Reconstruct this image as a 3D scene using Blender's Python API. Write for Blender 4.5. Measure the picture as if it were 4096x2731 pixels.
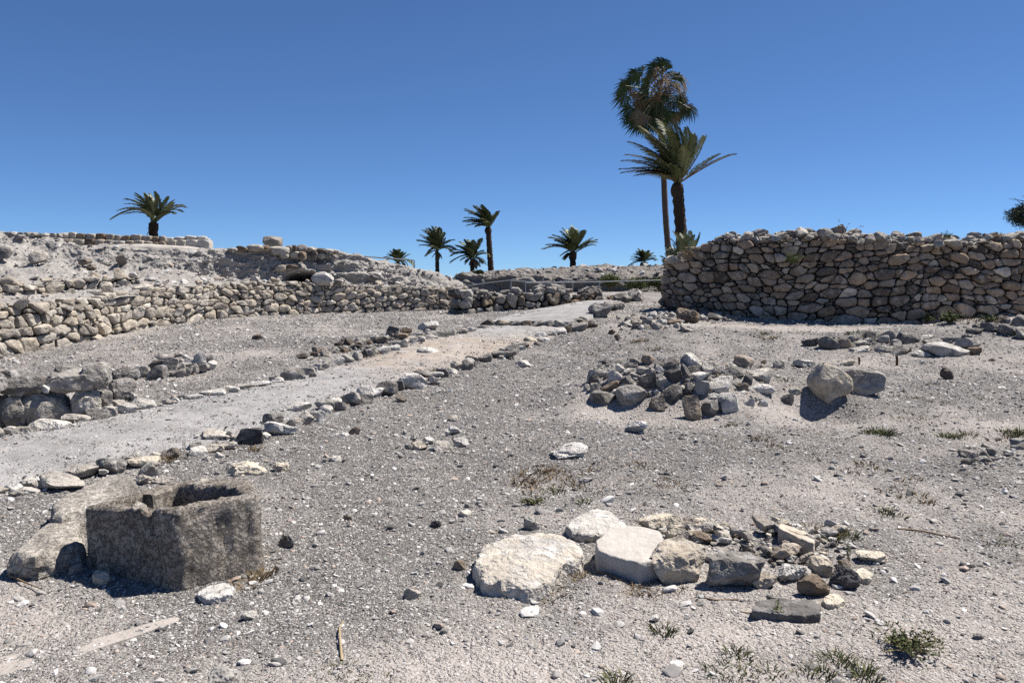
import bpy, bmesh, math, random
import numpy as np
from mathutils import Vector, Matrix, Euler

for o in list(bpy.data.objects):
    bpy.data.objects.remove(o)
SC = bpy.context.scene
COL = SC.collection
R = math.radians

# ------------------------------------------------------------------ camera, sky, sun, exposure
CAM_Z = 1.6
HORIZON = 1120.0
FPX = 28.0 / 36.0 * 4096.0
PITCH = math.atan((1365.5 - HORIZON) / FPX)
cd = bpy.data.cameras.new('camera')
cd.lens = 28.0
cd.sensor_width = 36.0
cd.clip_end = 9000
cam = bpy.data.objects.new('camera', cd)
COL.objects.link(cam)
cam.location = (0, 0, CAM_Z)
cam.rotation_euler = (math.pi / 2 - PITCH, 0, 0)
SC.camera = cam

SUN_EL, SUN_AZ = R(58), R(25)            # azimuth counted from +X towards +Y
world = bpy.data.worlds.new('World')
SC.world = world
world.use_nodes = True
wn = world.node_tree
sky = wn.nodes.new('ShaderNodeTexSky')
sky.sky_type = 'NISHITA'
sky.sun_disc = False
sky.sun_elevation = SUN_EL
sky.sun_rotation = math.pi / 2 - SUN_AZ
sky.altitude = 0
sky.air_density = 0.5
sky.dust_density = 0.0
sky.ozone_density = 4.0
wn.nodes['Background'].inputs['Strength'].default_value = 0.075
gam = wn.nodes.new('ShaderNodeGamma')           # flatter, deeper blue, as the camera rendered this clear sky
gam.inputs['Gamma'].default_value = 0.85
tin = wn.nodes.new('ShaderNodeMix')
tin.data_type = 'RGBA'
tin.blend_type = 'MULTIPLY'
tin.inputs[0].default_value = 1.0
tin.inputs[7].default_value = (.63, .88, 1.16, 1)
wn.links.new(sky.outputs[0], gam.inputs['Color'])
wn.links.new(gam.outputs[0], tin.inputs[6])
wn.links.new(tin.outputs[2], wn.nodes['Background'].inputs['Color'])

sl = bpy.data.lights.new('sun', 'SUN')
sl.energy = 5.0
sl.angle = R(0.53)
sl.color = (1.0, 0.945, 0.872)
sun = bpy.data.objects.new('sun', sl)
COL.objects.link(sun)
sd = Vector((math.cos(SUN_EL) * math.cos(SUN_AZ), math.cos(SUN_EL) * math.sin(SUN_AZ), math.sin(SUN_EL)))
sun.rotation_euler = sd.to_track_quat('Z', 'Y').to_euler()
sun.location = (20, 20, 40)

SC.view_settings.view_transform = 'Standard'
SC.view_settings.look = 'None'
SC.view_settings.exposure = 0.85
SC.view_settings.gamma = 1.0
SC.view_settings.use_curve_mapping = False
SC.cycles.max_bounces = 4
SC.cycles.diffuse_bounces = 2
SC.cycles.use_denoising = False
SC.cycles.transparent_max_bounces = 4

# ------------------------------------------------------------------ numeric helpers
rng = np.random.default_rng(7)
random.seed(7)

def _hash(ix, iy, iz, k):
    h = (ix.astype(np.int64) * 374761393 + iy.astype(np.int64) * 668265263 + iz.astype(np.int64) * 2147483647 + k * 974634777) & 0xFFFFFFFF
    h = ((h ^ (h >> 13)) * 1274126177) & 0xFFFFFFFF
    h = h ^ (h >> 16)
    return (h & 0xFFFF) / 32767.5 - 1.0

def pnoise(p):
    p = np.asarray(p, float)
    f = np.floor(p)
    d = p - f
    w = d * d * d * (d * (d * 6 - 15) + 10)
    f = f.astype(np.int64)
    out = 0
    for cx in (0, 1):
        for cy in (0, 1):
            for cz in (0, 1):
                ix, iy, iz = f[:, 0] + cx, f[:, 1] + cy, f[:, 2] + cz
                g = _hash(ix, iy, iz, 1) * (d[:, 0] - cx) + _hash(ix, iy, iz, 2) * (d[:, 1] - cy) + _hash(ix, iy, iz, 3) * (d[:, 2] - cz)
                ww = (w[:, 0] if cx else 1 - w[:, 0]) * (w[:, 1] if cy else 1 - w[:, 1]) * (w[:, 2] if cz else 1 - w[:, 2])
                out = out + g * ww
    return out

def fbm(p, octv=4, gain=0.5, ridged=False):
    a, s, tot = 1.0, 0, 0
    p = np.array(p, float)
    for i in range(octv):
        n = pnoise(p + 17.3 * i)
        if ridged:
            n = 0.5 - np.abs(n) * 2
        s = s + a * n
        a *= gain
        p = p * 2.03
    return s

def sstep(a, b, x):
    t = np.clip((x - a) / (b - a), 0, 1)
    return t * t * (3 - 2 * t)

CP, SP = math.cos(PITCH), math.sin(PITCH)

def ray(u, v):
    a = (u - 2048.0) / FPX
    b = (1365.5 - v) / FPX
    return a, CP + b * SP, -SP + b * CP

def at(u, v, Y):
    """point at depth Y in the direction of photo pixel (u, v)"""
    a, y, z = ray(u, v)
    t = Y / y
    return np.array((a * t, Y, CAM_Z + z * t))

# ------------------------------------------------------------------ terrain height
PY = np.array([-500, -20, 0, 3, 4, 5, 6, 8, 10, 12, 14, 16, 18, 20, 24, 28, 34, 60, 100, 300, 1500, 6000], float)
PZ = np.array([-8, -.6, -.1, 0, 0, .03, .08, .19, .31, .41, .50, .58, .66, .74, .92, .95, .9, .9, .2, -14, -70, -260], float)
_ctl = [(0, 1440, 11.5), (300, 1378, 13), (450, 1335, 14.2), (700, 1288, 15.9), (900, 1264, 17.3), (1300, 1256, 19.5), (1850, 1246, 22),
        (250, 1500, 9.7), (500, 1440, 10.9), (800, 1390, 12.2), (1100, 1340, 14.2), (1500, 1290, 17.2), (-500, 1560, 9.5),
        (2650, 1215, 18.3), (3000, 1272, 16.7), (3400, 1300, 15.8), (3750, 1288, 15.7), (4096, 1255, 15.9), (4500, 1250, 16),
        (1890, 1254, 20), (2250, 1228, 20.6), (2350, 1215, 21.5), (2480, 1200, 22.5), (2600, 1205, 20.5), (2200, 1172, 25.5), (2450, 1170, 26)]
_cp = np.array([at(*c) for c in _ctl])
_cr = _cp[:, 2] - np.interp(_cp[:, 1], PY, PZ)
# local mounds of earth under the rubble heaps: x, y, rx, ry, h
MOUNDS = [(1.92, 9.05, 1.15, .62, .50), (3.55, 9.0, .7, .6, .16), (3.3, 8.40, .45, .42, -.22), (6.0, 13.3, 2.0, .6, .10),
          (-3.75, 10.6, .9, .5, .12), (8.6, 14.0, 1.6, .8, .22), (-1.9, 12.9, 1.6, .55, .16), (2.6, 14.6, 1.2, .6, .10),
          (1.75, 4.75, .75, .35, .05), (-2.4, 4.9, 1.0, .5, .03), (5.2, 7.6, .9, .6, .06), (1.15, 8.3, .5, .6, -.06)]

def ground(x, y):
    x = np.asarray(x, float)
    y = np.asarray(y, float)
    base = np.interp(y, PY, PZ)
    num = 0.0
    den = 0.12
    for (cx, cy, cz), r in zip(_cp, _cr):
        w = np.exp(-((x - cx) ** 2 + (y - cy) ** 2) / (2 * 1.7 ** 2))
        num = num + w * r
        den = den + w
    z = base + num / den
    for mx, my, rx, ry, h in MOUNDS:
        z = z + h * np.exp(-(((x - mx) / rx) ** 2 + ((y - my) / ry) ** 2) * 1.2)
    return z

def gz(x, y):
    return float(ground(np.array([x]), np.array([y]))[0])

_YS = np.exp(np.linspace(math.log(2.0), math.log(70), 700))

def hit(u, v):
    """where the view ray through photo pixel (u, v) meets the terrain"""
    a, yy, zz = ray(u, v)
    t = _YS / yy
    d = CAM_Z + zz * t - ground(a * t, _YS)
    k = np.argmax(d < 0)
    if d[k] >= 0:
        k = len(d) - 1
    k = max(k, 1)
    f = d[k - 1] / (d[k - 1] - d[k]) if d[k] < 0 else 1
    Y = _YS[k - 1] + f * (_YS[k] - _YS[k - 1])
    tt = Y / yy
    return np.array((a * tt, Y, gz(a * tt, Y)))

# ------------------------------------------------------------------ object helpers
def mesh_np(name, v, f, mat=None, smooth=True, nv=None):
    """mesh from a vertex array and a face array (all faces the same size) or a list of such arrays"""
    v = np.ascontiguousarray(v, dtype=np.float32)
    fl = f if isinstance(f, list) else [f]
    fl = [np.asarray(a, np.int32) for a in fl if len(a)]
    me = bpy.data.meshes.new(name)
    me.vertices.add(len(v))
    me.vertices.foreach_set('co', v.ravel())
    loops = np.concatenate([a.ravel() for a in fl])
    tot = np.concatenate([np.full(len(a), a.shape[1], np.int32) for a in fl])
    start = np.concatenate([[0], np.cumsum(tot)[:-1]]).astype(np.int32)
    me.loops.add(len(loops))
    me.loops.foreach_set('vertex_index', loops)
    me.polygons.add(len(tot))
    me.polygons.foreach_set('loop_start', start)
    me.polygons.foreach_set('loop_total', tot)
    me.polygons.foreach_set('use_smooth', np.full(len(tot), bool(smooth)))
    me.update(calc_edges=True)
    me.validate()
    if mat:
        me.materials.append(mat)
    return me

def link(name, me, parent=None, loc=(0, 0, 0), rot=(0, 0, 0), scale=(1, 1, 1)):
    o = bpy.data.objects.new(name, me)
    COL.objects.link(o)
    o.location = loc
    o.rotation_euler = rot
    o.scale = scale
    if parent is not None:
        o.parent = parent
        o.location = Vector(loc) - parent.location
    return o

def tag(o, label=None, cat=None, group=None, kind=None):
    if label:
        o['label'] = label
    if cat:
        o['category'] = cat
    if group:
        o['group'] = group
    if kind:
        o['kind'] = kind
    return o

def empty(name, loc, label, cat, group=None):
    o = bpy.data.objects.new(name, None)
    COL.objects.link(o)
    o.location = loc
    o.empty_display_size = 0.2
    return tag(o, label, cat, group, 'thing')

def grid_faces(n, m, wrap=False):
    """quads of an n x m vertex grid (rows n, columns m)"""
    i = np.arange(n - 1)[:, None]
    j = np.arange(m if wrap else m - 1)[None, :]
    j2 = (j + 1) % m
    return np.stack([i * m + j, i * m + j2, (i + 1) * m + j2, (i + 1) * m + j], -1).reshape(-1, 4)

# ------------------------------------------------------------------ materials
def new_mat(name):
    m = bpy.data.materials.new(name)
    m.use_nodes = True
    nt = m.node_tree
    b = nt.nodes['Principled BSDF']
    b.inputs['Roughness'].default_value = 0.95
    b.inputs['Specular IOR Level'].default_value = 0.15
    return m, nt, b

def N(nt, typ, **kw):
    n = nt.nodes.new(typ)
    for k, v in kw.items():
        if k.startswith('i_'):
            n.inputs[k[2:].replace('_', ' ')].default_value = v
        else:
            setattr(n, k, v)
    return n

def L(nt, a, b):
    nt.links.new(a, b)

def ramp(nt, fac, stops, interp='LINEAR'):
    r = nt.nodes.new('ShaderNodeValToRGB')
    r.color_ramp.interpolation = interp
    e = r.color_ramp.elements
    while len(e) < len(stops):
        e.new(0.5)
    for el, (p, c) in zip(e, stops):
        el.position = p
        el.color = (*c, 1) if len(c) == 3 else c
    L(nt, fac, r.inputs[0])
    return r.outputs[0]

def mix(nt, fac, a, b, mode='MIX'):
    m = nt.nodes.new('ShaderNodeMix')
    m.data_type = 'RGBA'
    m.blend_type = mode
    for s, val in ((0, fac), (6, a), (7, b)):
        if isinstance(val, (int, float)):
            m.inputs[s].default_value = val
        elif isinstance(val, tuple):
            m.inputs[s].default_value = (*val, 1)
        else:
            L(nt, val, m.inputs[s])
    return m.outputs[2]

def noise(nt, vec, scale, detail=4, rough=0.6, dist=0.0):
    n = nt.nodes.new('ShaderNodeTexNoise')
    n.inputs['Scale'].default_value = scale
    n.inputs['Detail'].default_value = detail
    n.inputs['Roughness'].default_value = rough
    n.inputs['Distortion'].default_value = dist
    L(nt, vec, n.inputs['Vector'])
    return n.outputs[0]

def vor(nt, vec, scale, feature='F1', out='Distance'):
    n = nt.nodes.new('ShaderNodeTexVoronoi')
    n.feature = feature
    n.inputs['Scale'].default_value = scale
    L(nt, vec, n.inputs['Vector'])
    return n.outputs[out]

def math_n(nt, op, a, b=None, clamp=False):
    n = nt.nodes.new('ShaderNodeMath')
    n.operation = op
    n.use_clamp = clamp
    for s, val in ((0, a), (1, b)):
        if val is None:
            continue
        if isinstance(val, (int, float)):
            n.inputs[s].default_value = val
        else:
            L(nt, val, n.inputs[s])
    return n.outputs[0]

def bump(nt, b, h, strength, dist):
    n = nt.nodes.new('ShaderNodeBump')
    n.inputs['Strength'].default_value = strength
    n.inputs['Distance'].default_value = dist
    L(nt, h, n.inputs['Height'])
    L(nt, n.outputs[0], b.inputs['Normal'])

ALB = 0.77     # base colours below are written for a bright print; this brings them to real-world reflectance

def set_base(nt, b, c):
    L(nt, mix(nt, 1.0, c, (ALB, ALB, ALB), 'MULTIPLY'), b.inputs['Base Color'])

def pos(nt):
    return nt.nodes.new('ShaderNodeNewGeometry').outputs['Position']

def rock_mat(name, stops, scale=6.0, stain=(.12, .11, .10), stain_amt=.45, pale=None, pale_amt=.35, bstr=.9, bdist=.045, contrast=.4, grain=22, cracks=0.0, pits=0.0):
    """stone: a hue per stone from the ramp 'stops', blotches, dark lichen stains and pale worn patches"""
    m, nt, b = new_mat(name)
    P = pos(nt)
    oi = nt.nodes.new('ShaderNodeObjectInfo')
    base = ramp(nt, oi.outputs['Random'], stops)
    n1 = noise(nt, P, scale, 4, .65)
    lum = ramp(nt, n1, [(.28, (1 - contrast,) * 3), (.72, (1 + contrast * .6,) * 3)])
    c = mix(nt, 1.0, base, lum, 'MULTIPLY')
    n2 = noise(nt, P, scale * .55, 3, .7, .6)
    c = mix(nt, ramp(nt, n2, [(.50, (0, 0, 0)), (.66, (stain_amt,) * 3)]), c, stain)
    if pale:
        n3 = noise(nt, P, scale * .9, 4, .7, .3)
        c = mix(nt, ramp(nt, n3, [(.52, (0, 0, 0)), (.64, (pale_amt,) * 3)]), c, pale)
    set_base(nt, b, c)
    g = noise(nt, P, grain, 3, .7)
    g2 = noise(nt, P, scale * 1.6, 3, .65)
    h = math_n(nt, 'ADD', math_n(nt, 'MULTIPLY', g, .35), g2)
    if cracks:
        wob = nt.nodes.new('ShaderNodeVectorMath')
        wob.operation = 'MULTIPLY_ADD'
        nz_ = nt.nodes.new('ShaderNodeTexNoise')
        nz_.inputs['Scale'].default_value = 5
        nz_.inputs['Detail'].default_value = 3
        L(nt, P, nz_.inputs['Vector'])
        L(nt, nz_.outputs['Color'], wob.inputs[0])
        wob.inputs[1].default_value = (.45, .45, .45)
        L(nt, P, wob.inputs[2])
        e = ramp(nt, vor(nt, wob.outputs[0], 3.2, 'DISTANCE_TO_EDGE'), [(0, (0, 0, 0)), (.022, (1, 1, 1))])
        e = math_n(nt, 'MAXIMUM', e, ramp(nt, n2, [(.45, (1, 1, 1)), (.55, (0, 0, 0))]))
        h = math_n(nt, 'ADD', h, math_n(nt, 'MULTIPLY', e, cracks * .6))
    if pits:
        pv = ramp(nt, noise(nt, P, 34, 4, .7, .8), [(.38, (0, 0, 0)), (.5, (1, 1, 1))])
        h = math_n(nt, 'ADD', h, math_n(nt, 'MULTIPLY', pv, pits))
    bump(nt, b, h, bstr, bdist)
    return m

def flat_mat(name, col, var=.25, scale=12, rough=.7, metal=0.0, bstr=0.0):
    m, nt, b = new_mat(name)
    P = pos(nt)
    n1 = noise(nt, P, scale, 4)
    oi = nt.nodes.new('ShaderNodeObjectInfo')
    k = math_n(nt, 'ADD', math_n(nt, 'MULTIPLY', n1, .7), math_n(nt, 'MULTIPLY', oi.outputs['Random'], .3))
    c = ramp(nt, k, [(.25, tuple(x * (1 - var) for x in col)), (.75, tuple(min(1, x * (1 + var)) for x in col))])
    set_base(nt, b, c)
    b.inputs['Roughness'].default_value = rough
    if rough < .6 and not metal:
        b.inputs['Specular IOR Level'].default_value = .25
    b.inputs['Metallic'].default_value = metal
    if bstr:
        bump(nt, b, noise(nt, P, scale * 3, 5), bstr, .03)
    return m

M = {}
M['stone_tan'] = rock_mat('stone_tan', [(0, (.30, .27, .235)), (.3, (.44, .385, .315)), (.55, (.55, .475, .375)), (.8, (.46, .42, .365)), (1, (.64, .585, .50))],
                          7, stain=(.20, .185, .17), stain_amt=.5, pale=(.60, .57, .52), pale_amt=.45)
M['stone_brown'] = rock_mat('stone_brown', [(0, (.11, .09, .075)), (.2, (.22, .165, .12)), (.4, (.32, .24, .17)), (.6, (.17, .15, .13)), (.8, (.33, .27, .21)), (1, (.52, .45, .37))],
                            7, stain=(.07, .065, .06), stain_amt=.65, pale=(.38, .355, .32), pale_amt=.40)
M['stone_wall_brown'] = rock_mat('stone_wall_brown', [(0, (.09, .073, .058)), (.15, (.28, .205, .145)), (.35, (.48, .355, .245)), (.5, (.15, .128, .108)), (.65, (.38, .29, .21)), (.8, (.56, .45, .34)), (.9, (.20, .174, .15)), (1, (.78, .68, .56))],
                                 7, stain=(.14, .118, .10), stain_amt=.55, pale=(.66, .59, .50), pale_amt=.45, contrast=.3)
M['stone_grey'] = rock_mat('stone_grey', [(0, (.13, .12, .112)), (.3, (.22, .205, .19)), (.6, (.31, .285, .26)), (1, (.44, .41, .37))],
                           8, stain=(.085, .08, .075), stain_amt=.65, pale=(.52, .505, .48), pale_amt=.6)
M['stone_mixed'] = rock_mat('stone_mixed', [(0, (.20, .188, .175)), (.25, (.40, .365, .32)), (.5, (.28, .26, .24)), (.75, (.53, .49, .43)), (1, (.40, .355, .305))],
                            9, stain=(.12, .112, .105), stain_amt=.6, pale=(.60, .575, .54), pale_amt=.6)
M['stone_pale'] = rock_mat('stone_pale', [(0, (.50, .475, .435)), (.4, (.62, .585, .535)), (.7, (.56, .54, .51)), (1, (.66, .62, .555))],
                           9, stain=(.20, .19, .18), stain_amt=.5, pale=(.76, .735, .70), pale_amt=.6, contrast=.3, cracks=.5)
M['stone_yellow'] = rock_mat('stone_yellow', [(0, (.57, .505, .40)), (.5, (.62, .55, .44)), (1, (.58, .525, .44))],
                             11, stain=(.26, .225, .185), stain_amt=.5, pale=(.64, .60, .535), pale_amt=.65, contrast=.28, cracks=.5)
M['stone_oval'] = rock_mat('stone_oval', [(0, (.55, .495, .42)), (1, (.55, .495, .42))], 7, stain=(.40, .388, .375), stain_amt=.85,
                           pale=(.68, .655, .62), pale_amt=.75, contrast=.28, cracks=.12, bdist=.05)
M['stone_cut'] = rock_mat('stone_cut', [(0, (.51, .475, .435)), (1, (.53, .495, .45))], 12, stain=(.36, .33, .295), stain_amt=.35,
                          pale=(.59, .56, .52), pale_amt=.4, contrast=.14, bstr=.35, cracks=.15)
M['stone_dark'] = rock_mat('stone_dark', [(0, (.11, .10, .092)), (.5, (.18, .165, .15)), (1, (.26, .24, .215))], 8, stain=(.065, .06, .055), stain_amt=.6, pale=(.50, .48, .45), pale_amt=.5)
M['basalt'] = rock_mat('basalt', [(0, (.085, .08, .08)), (.5, (.14, .13, .125)), (1, (.20, .19, .18))], 9, stain=(.05, .05, .05), stain_amt=.5,
                       pale=(.36, .35, .34), pale_amt=.4)
M['trough'] = rock_mat('trough', [(0, (.315, .278, .238)), (1, (.315, .278, .238))], 5, stain=(.14, .12, .10), stain_amt=.55,
                       pale=(.46, .43, .39), pale_amt=.6, bstr=1.0, bdist=.03, grain=26, pits=.45)
M['slab_broken'] = rock_mat('slab_broken', [(0, (.42, .385, .34)), (1, (.46, .42, .37))], 5, stain=(.17, .155, .14), stain_amt=.7,
                            pale=(.60, .57, .52), pale_amt=.5, bstr=1.0, bdist=.03, pits=.3)
M['earth_core'] = flat_mat('earth_core', (.10, .088, .075), .3, 9, .95, 0, .6)
M['plaster'] = flat_mat('plaster', (.47, .435, .39), .12, 5, .95, 0, .3)
M['bedrock'] = flat_mat('bedrock', (.38, .345, .315), .25, 7, .95, 0, .6)
M['ashlar'] = rock_mat('ashlar', [(0, (.52, .49, .44)), (1, (.56, .525, .47))], 5, stain=(.40, .36, .30), stain_amt=.25, contrast=.12, bstr=.4)
M['metal'] = flat_mat('metal', (.42, .45, .47), .15, 20, .45, .6)
M['rust'] = flat_mat('rust', (.14, .065, .035), .3, 30, .9)
M['twig'] = flat_mat('twig', (.24, .165, .10), .35, 25, .9)
M['straw'] = flat_mat('straw', (.38, .295, .18), .3, 12, .9)
M['grass_dry'] = flat_mat('grass_dry', (.30, .215, .12), .4, 6, .9)
M['grass_green'] = flat_mat('grass_green', (.155, .165, .07), .4, 6, .8)
M['weed'] = flat_mat('weed', (.12, .14, .055), .4, 9, .75)
M['palm_leaf'] = flat_mat('palm_leaf', (.11, .13, .055), .45, 3, .42)
M['palm_leaf_pale'] = flat_mat('palm_leaf_pale', (.22, .24, .12), .4, 3, .42)
M['palm_dry'] = flat_mat('palm_dry', (.21, .15, .085), .35, 6, .8)
M['palm_trunk'] = flat_mat('palm_trunk', (.060, .042, .030), .45, 9, .95, 0, .8)
M['palm_trunk_pale'] = flat_mat('palm_trunk_pale', (.135, .10, .077), .3, 9, .9, 0, .6)
M['fan_leaf'] = flat_mat('fan_leaf', (.062, .088, .028), .5, 5, .62)
M['conifer'] = flat_mat('conifer', (.028, .040, .022), .4, 5, .7)

def make_ground_mat():
    m, nt, b = new_mat('dry_gravel_ground')
    P = pos(nt)
    soil = nt.nodes.new('ShaderNodeAttribute')
    soil.attribute_name = 'soil'
    sf = math_n(nt, 'ADD', soil.outputs['Fac'], math_n(nt, 'MULTIPLY', math_n(nt, 'SUBTRACT', noise(nt, P, 3.0, 4, .7), .5), .9))
    c = ramp(nt, sf, [(.06, (.185, .174, .165)), (.34, (.275, .256, .24)), (.60, (.37, .337, .311)), (.95, (.475, .43, .397))])
    med = noise(nt, P, 2.3, 6, .7, .4)
    c = mix(nt, ramp(nt, med, [(.54, (0, 0, 0)), (.70, (.45,) * 3)]), c, (.40, .375, .352))
    c = mix(nt, ramp(nt, noise(nt, P, 1.1, 5, .65), [(.55, (0, 0, 0)), (.70, (.5,) * 3)]), c, (.205, .175, .148))
    for sc_, lo, hi, amt in ((120, .60, .70, .85), (50, .66, .76, .9)):
        cell = nt.nodes.new('ShaderNodeTexVoronoi')
        cell.inputs['Scale'].default_value = sc_
        L(nt, P, cell.inputs['Vector'])
        sep = nt.nodes.new('ShaderNodeSeparateColor')
        L(nt, cell.outputs['Color'], sep.inputs[0])
        spot = math_n(nt, 'MULTIPLY', ramp(nt, sep.outputs[0], [(lo, (0, 0, 0)), (hi, (1, 1, 1))]),
                      ramp(nt, cell.outputs['Distance'], [(.25, (amt,) * 3), (.55, (0, 0, 0))]))
        tint = ramp(nt, sep.outputs[1], [(.0, (.07, .067, .065)), (.38, (.12, .115, .11)), (.42, (.52, .495, .47)), (1, (.70, .68, .65))])
        c = mix(nt, spot, c, tint)
    set_base(nt, b, c)
    v1 = vor(nt, P, 55, 'F1')
    v2 = vor(nt, P, 130, 'F1')
    n = noise(nt, P, 9, 5, .75)
    h = math_n(nt, 'SUBTRACT', math_n(nt, 'SUBTRACT', math_n(nt, 'MULTIPLY', n, 2.6), v1), math_n(nt, 'MULTIPLY', v2, .5))
    bump(nt, b, h, .9, .016)
    return m
M['ground'] = make_ground_mat()

def make_path_mat():
    m, nt, b = new_mat('packed_path')
    P = pos(nt)
    sx = nt.nodes.new('ShaderNodeSeparateXYZ')
    L(nt, P, sx.inputs[0])
    n1 = noise(nt, P, 1.1, 6, .65, .4)
    grey = ramp(nt, n1, [(.3, (.26, .257, .257)), (.5, (.335, .329, .326)), (.7, (.42, .408, .40))])
    sand = ramp(nt, n1, [(.3, (.34, .27, .21)), (.7, (.43, .355, .285))])
    yy = math_n(nt, 'ADD', sx.outputs['Y'], math_n(nt, 'MULTIPLY', noise(nt, P, .7, 4), 4.0))
    f = math_n(nt, 'MULTIPLY', ramp(nt, math_n(nt, 'DIVIDE', yy, 30.0), [(.385, (0, 0, 0)), (.44, (.8,) * 3), (.53, (.8,) * 3), (.59, (0, 0, 0))]),
               ramp(nt, noise(nt, P, .9, 4), [(.35, (.2,) * 3), (.55, (1,) * 3)]))
    c = mix(nt, f, grey, sand)
    c = mix(nt, ramp(nt, noise(nt, P, 3.5, 5, .7, .8), [(.48, (0, 0, 0)), (.64, (.6,) * 3)]), c, (.19, .18, .172))
    c = mix(nt, ramp(nt, noise(nt, P, 2.2, 5, .7, 1.2), [(.52, (0, 0, 0)), (.68, (.6,) * 3)]), c, (.45, .425, .40))
    cell = nt.nodes.new('ShaderNodeTexVoronoi')
    cell.inputs['Scale'].default_value = 70
    L(nt, P, cell.inputs['Vector'])
    sep = nt.nodes.new('ShaderNodeSeparateColor')
    L(nt, cell.outputs['Color'], sep.inputs[0])
    spot = math_n(nt, 'MULTIPLY', ramp(nt, sep.outputs[0], [(.74, (0, 0, 0)), (.82, (.7,) * 3)]), ramp(nt, cell.outputs['Distance'], [(.25, (1,) * 3), (.5, (0, 0, 0))]))
    c = mix(nt, spot, c, ramp(nt, sep.outputs[1], [(.3, (.15, .145, .14)), (.4, (.66, .64, .61))]))
    set_base(nt, b, c)
    h = math_n(nt, 'ADD', math_n(nt, 'MULTIPLY', noise(nt, P, 14, 4, .75), 1.5), math_n(nt, 'MULTIPLY', vor(nt, P, 80), -.6))
    bump(nt, b, h, .6, .010)
    return m
M['path'] = make_path_mat()

def make_bank_mat(name, a, bcol, ccol, dark):
    m, nt, b = new_mat(name)
    P = pos(nt)
    n1 = noise(nt, P, .8, 6, .65, .3)
    c = ramp(nt, n1, [(.3, a), (.5, bcol), (.68, ccol)])
    c = mix(nt, ramp(nt, noise(nt, P, 3.2, 6, .7, .5), [(.54, (0, 0, 0)), (.70, (.5,) * 3)]), c, dark)
    cell = nt.nodes.new('ShaderNodeTexVoronoi')
    cell.inputs['Scale'].default_value = 14
    L(nt, P, cell.inputs['Vector'])
    sep = nt.nodes.new('ShaderNodeSeparateColor')
    L(nt, cell.outputs['Color'], sep.inputs[0])
    spot = math_n(nt, 'MULTIPLY', ramp(nt, sep.outputs[0], [(.72, (0, 0, 0)), (.8, (.8,) * 3)]), ramp(nt, cell.outputs['Distance'], [(.25, (1,) * 3), (.5, (0, 0, 0))]))
    c = mix(nt, spot, c, ramp(nt, sep.outputs[1], [(.3, (.16, .15, .14)), (.4, (.54, .51, .47))]))
    set_base(nt, b, c)
    h = math_n(nt, 'SUBTRACT', math_n(nt, 'MULTIPLY', noise(nt, P, 5, 5, .75), 2.5), math_n(nt, 'MULTIPLY', vor(nt, P, 14), .7))
    bump(nt, b, h, .65, .045)
    return m
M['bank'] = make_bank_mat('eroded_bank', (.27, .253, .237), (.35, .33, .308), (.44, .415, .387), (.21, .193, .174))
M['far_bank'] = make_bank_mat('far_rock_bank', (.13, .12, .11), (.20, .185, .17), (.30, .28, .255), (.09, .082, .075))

def make_pebble_mat():
    m, nt, b = new_mat('pebbles')
    a = nt.nodes.new('ShaderNodeAttribute')
    a.attribute_type = 'INSTANCER'
    a.attribute_name = 'tint'
    P = pos(nt)
    lum = ramp(nt, noise(nt, P, 45, 4), [(.3, (.75,) * 3), (.7, (1.15,) * 3)])
    set_base(nt, b, mix(nt, 1.0, a.outputs['Color'], lum, 'MULTIPLY'))
    return m
M['pebble'] = make_pebble_mat()

# ------------------------------------------------------------------ rock generator
_ICO = {}

def ico(k):
    if k not in _ICO:
        bm = bmesh.new()
        bmesh.ops.create_icosphere(bm, subdivisions=k, radius=1.0)
        bm.verts.ensure_lookup_table()
        v = np.array([x.co[:] for x in bm.verts])
        f = np.array([[q.index for q in p.verts] for p in bm.faces])
        bm.free()
        _ICO[k] = (v / np.linalg.norm(v, axis=1)[:, None], f)
    return _ICO[k]

def rock_verts(seed, k=3, boxy=3.0, cuts=12, rough=.10, depth=(.52, .92), dims=(1, 1, 1)):
    r = np.random.default_rng(seed)
    v, f = ico(k)
    d = v
    n = boxy
    rad = 1.0 / (np.abs(d) ** n).sum(1) ** (1 / n)
    p = d * rad[:, None]
    for i in range(cuts):
        nn = r.normal(size=3)
        nn /= np.linalg.norm(nn)
        off = r.uniform(*depth)
        s = p @ nn - off
        p = p - np.where(s > 0, s, 0)[:, None] * nn * .97
    q = p + r.uniform(-50, 50, 3)
    amp = fbm(q * 1.1, 2) * rough * 1.1
    if k >= 3:
        amp = amp + fbm(q * 3.6, 3) * rough * .95
    if k >= 4:
        amp = amp + fbm(q * 9, 3, .6) * rough * .55
    p = p + d * amp[:, None]
    p = (p - (p.max(0) + p.min(0)) / 2) / ((p.max(0) - p.min(0)) / 2)
    return p * np.array(dims), f

def rock_mesh(name, seed, mat, dims=(1, 1, 1), **kw):
    v, f = rock_verts(seed, dims=dims, **kw)
    me = mesh_np(name, v, f, mat, True)
    return me

def sharpen(me, ang=30):
    try:
        me.set_sharp_from_angle(angle=R(ang))
    except Exception:
        pass
    return me

_LIB = {}

def lib(mat, i):
    """unit-size shared stones, 16 shapes per material"""
    key = (mat, i % 16)
    if key not in _LIB:
        _LIB[key] = sharpen(rock_mesh('stone', 900 + i % 16, M[mat], k=3, boxy=2.4 + (i % 4) * .7, cuts=12 + i % 5, rough=.11))
    return _LIB[key]

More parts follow.
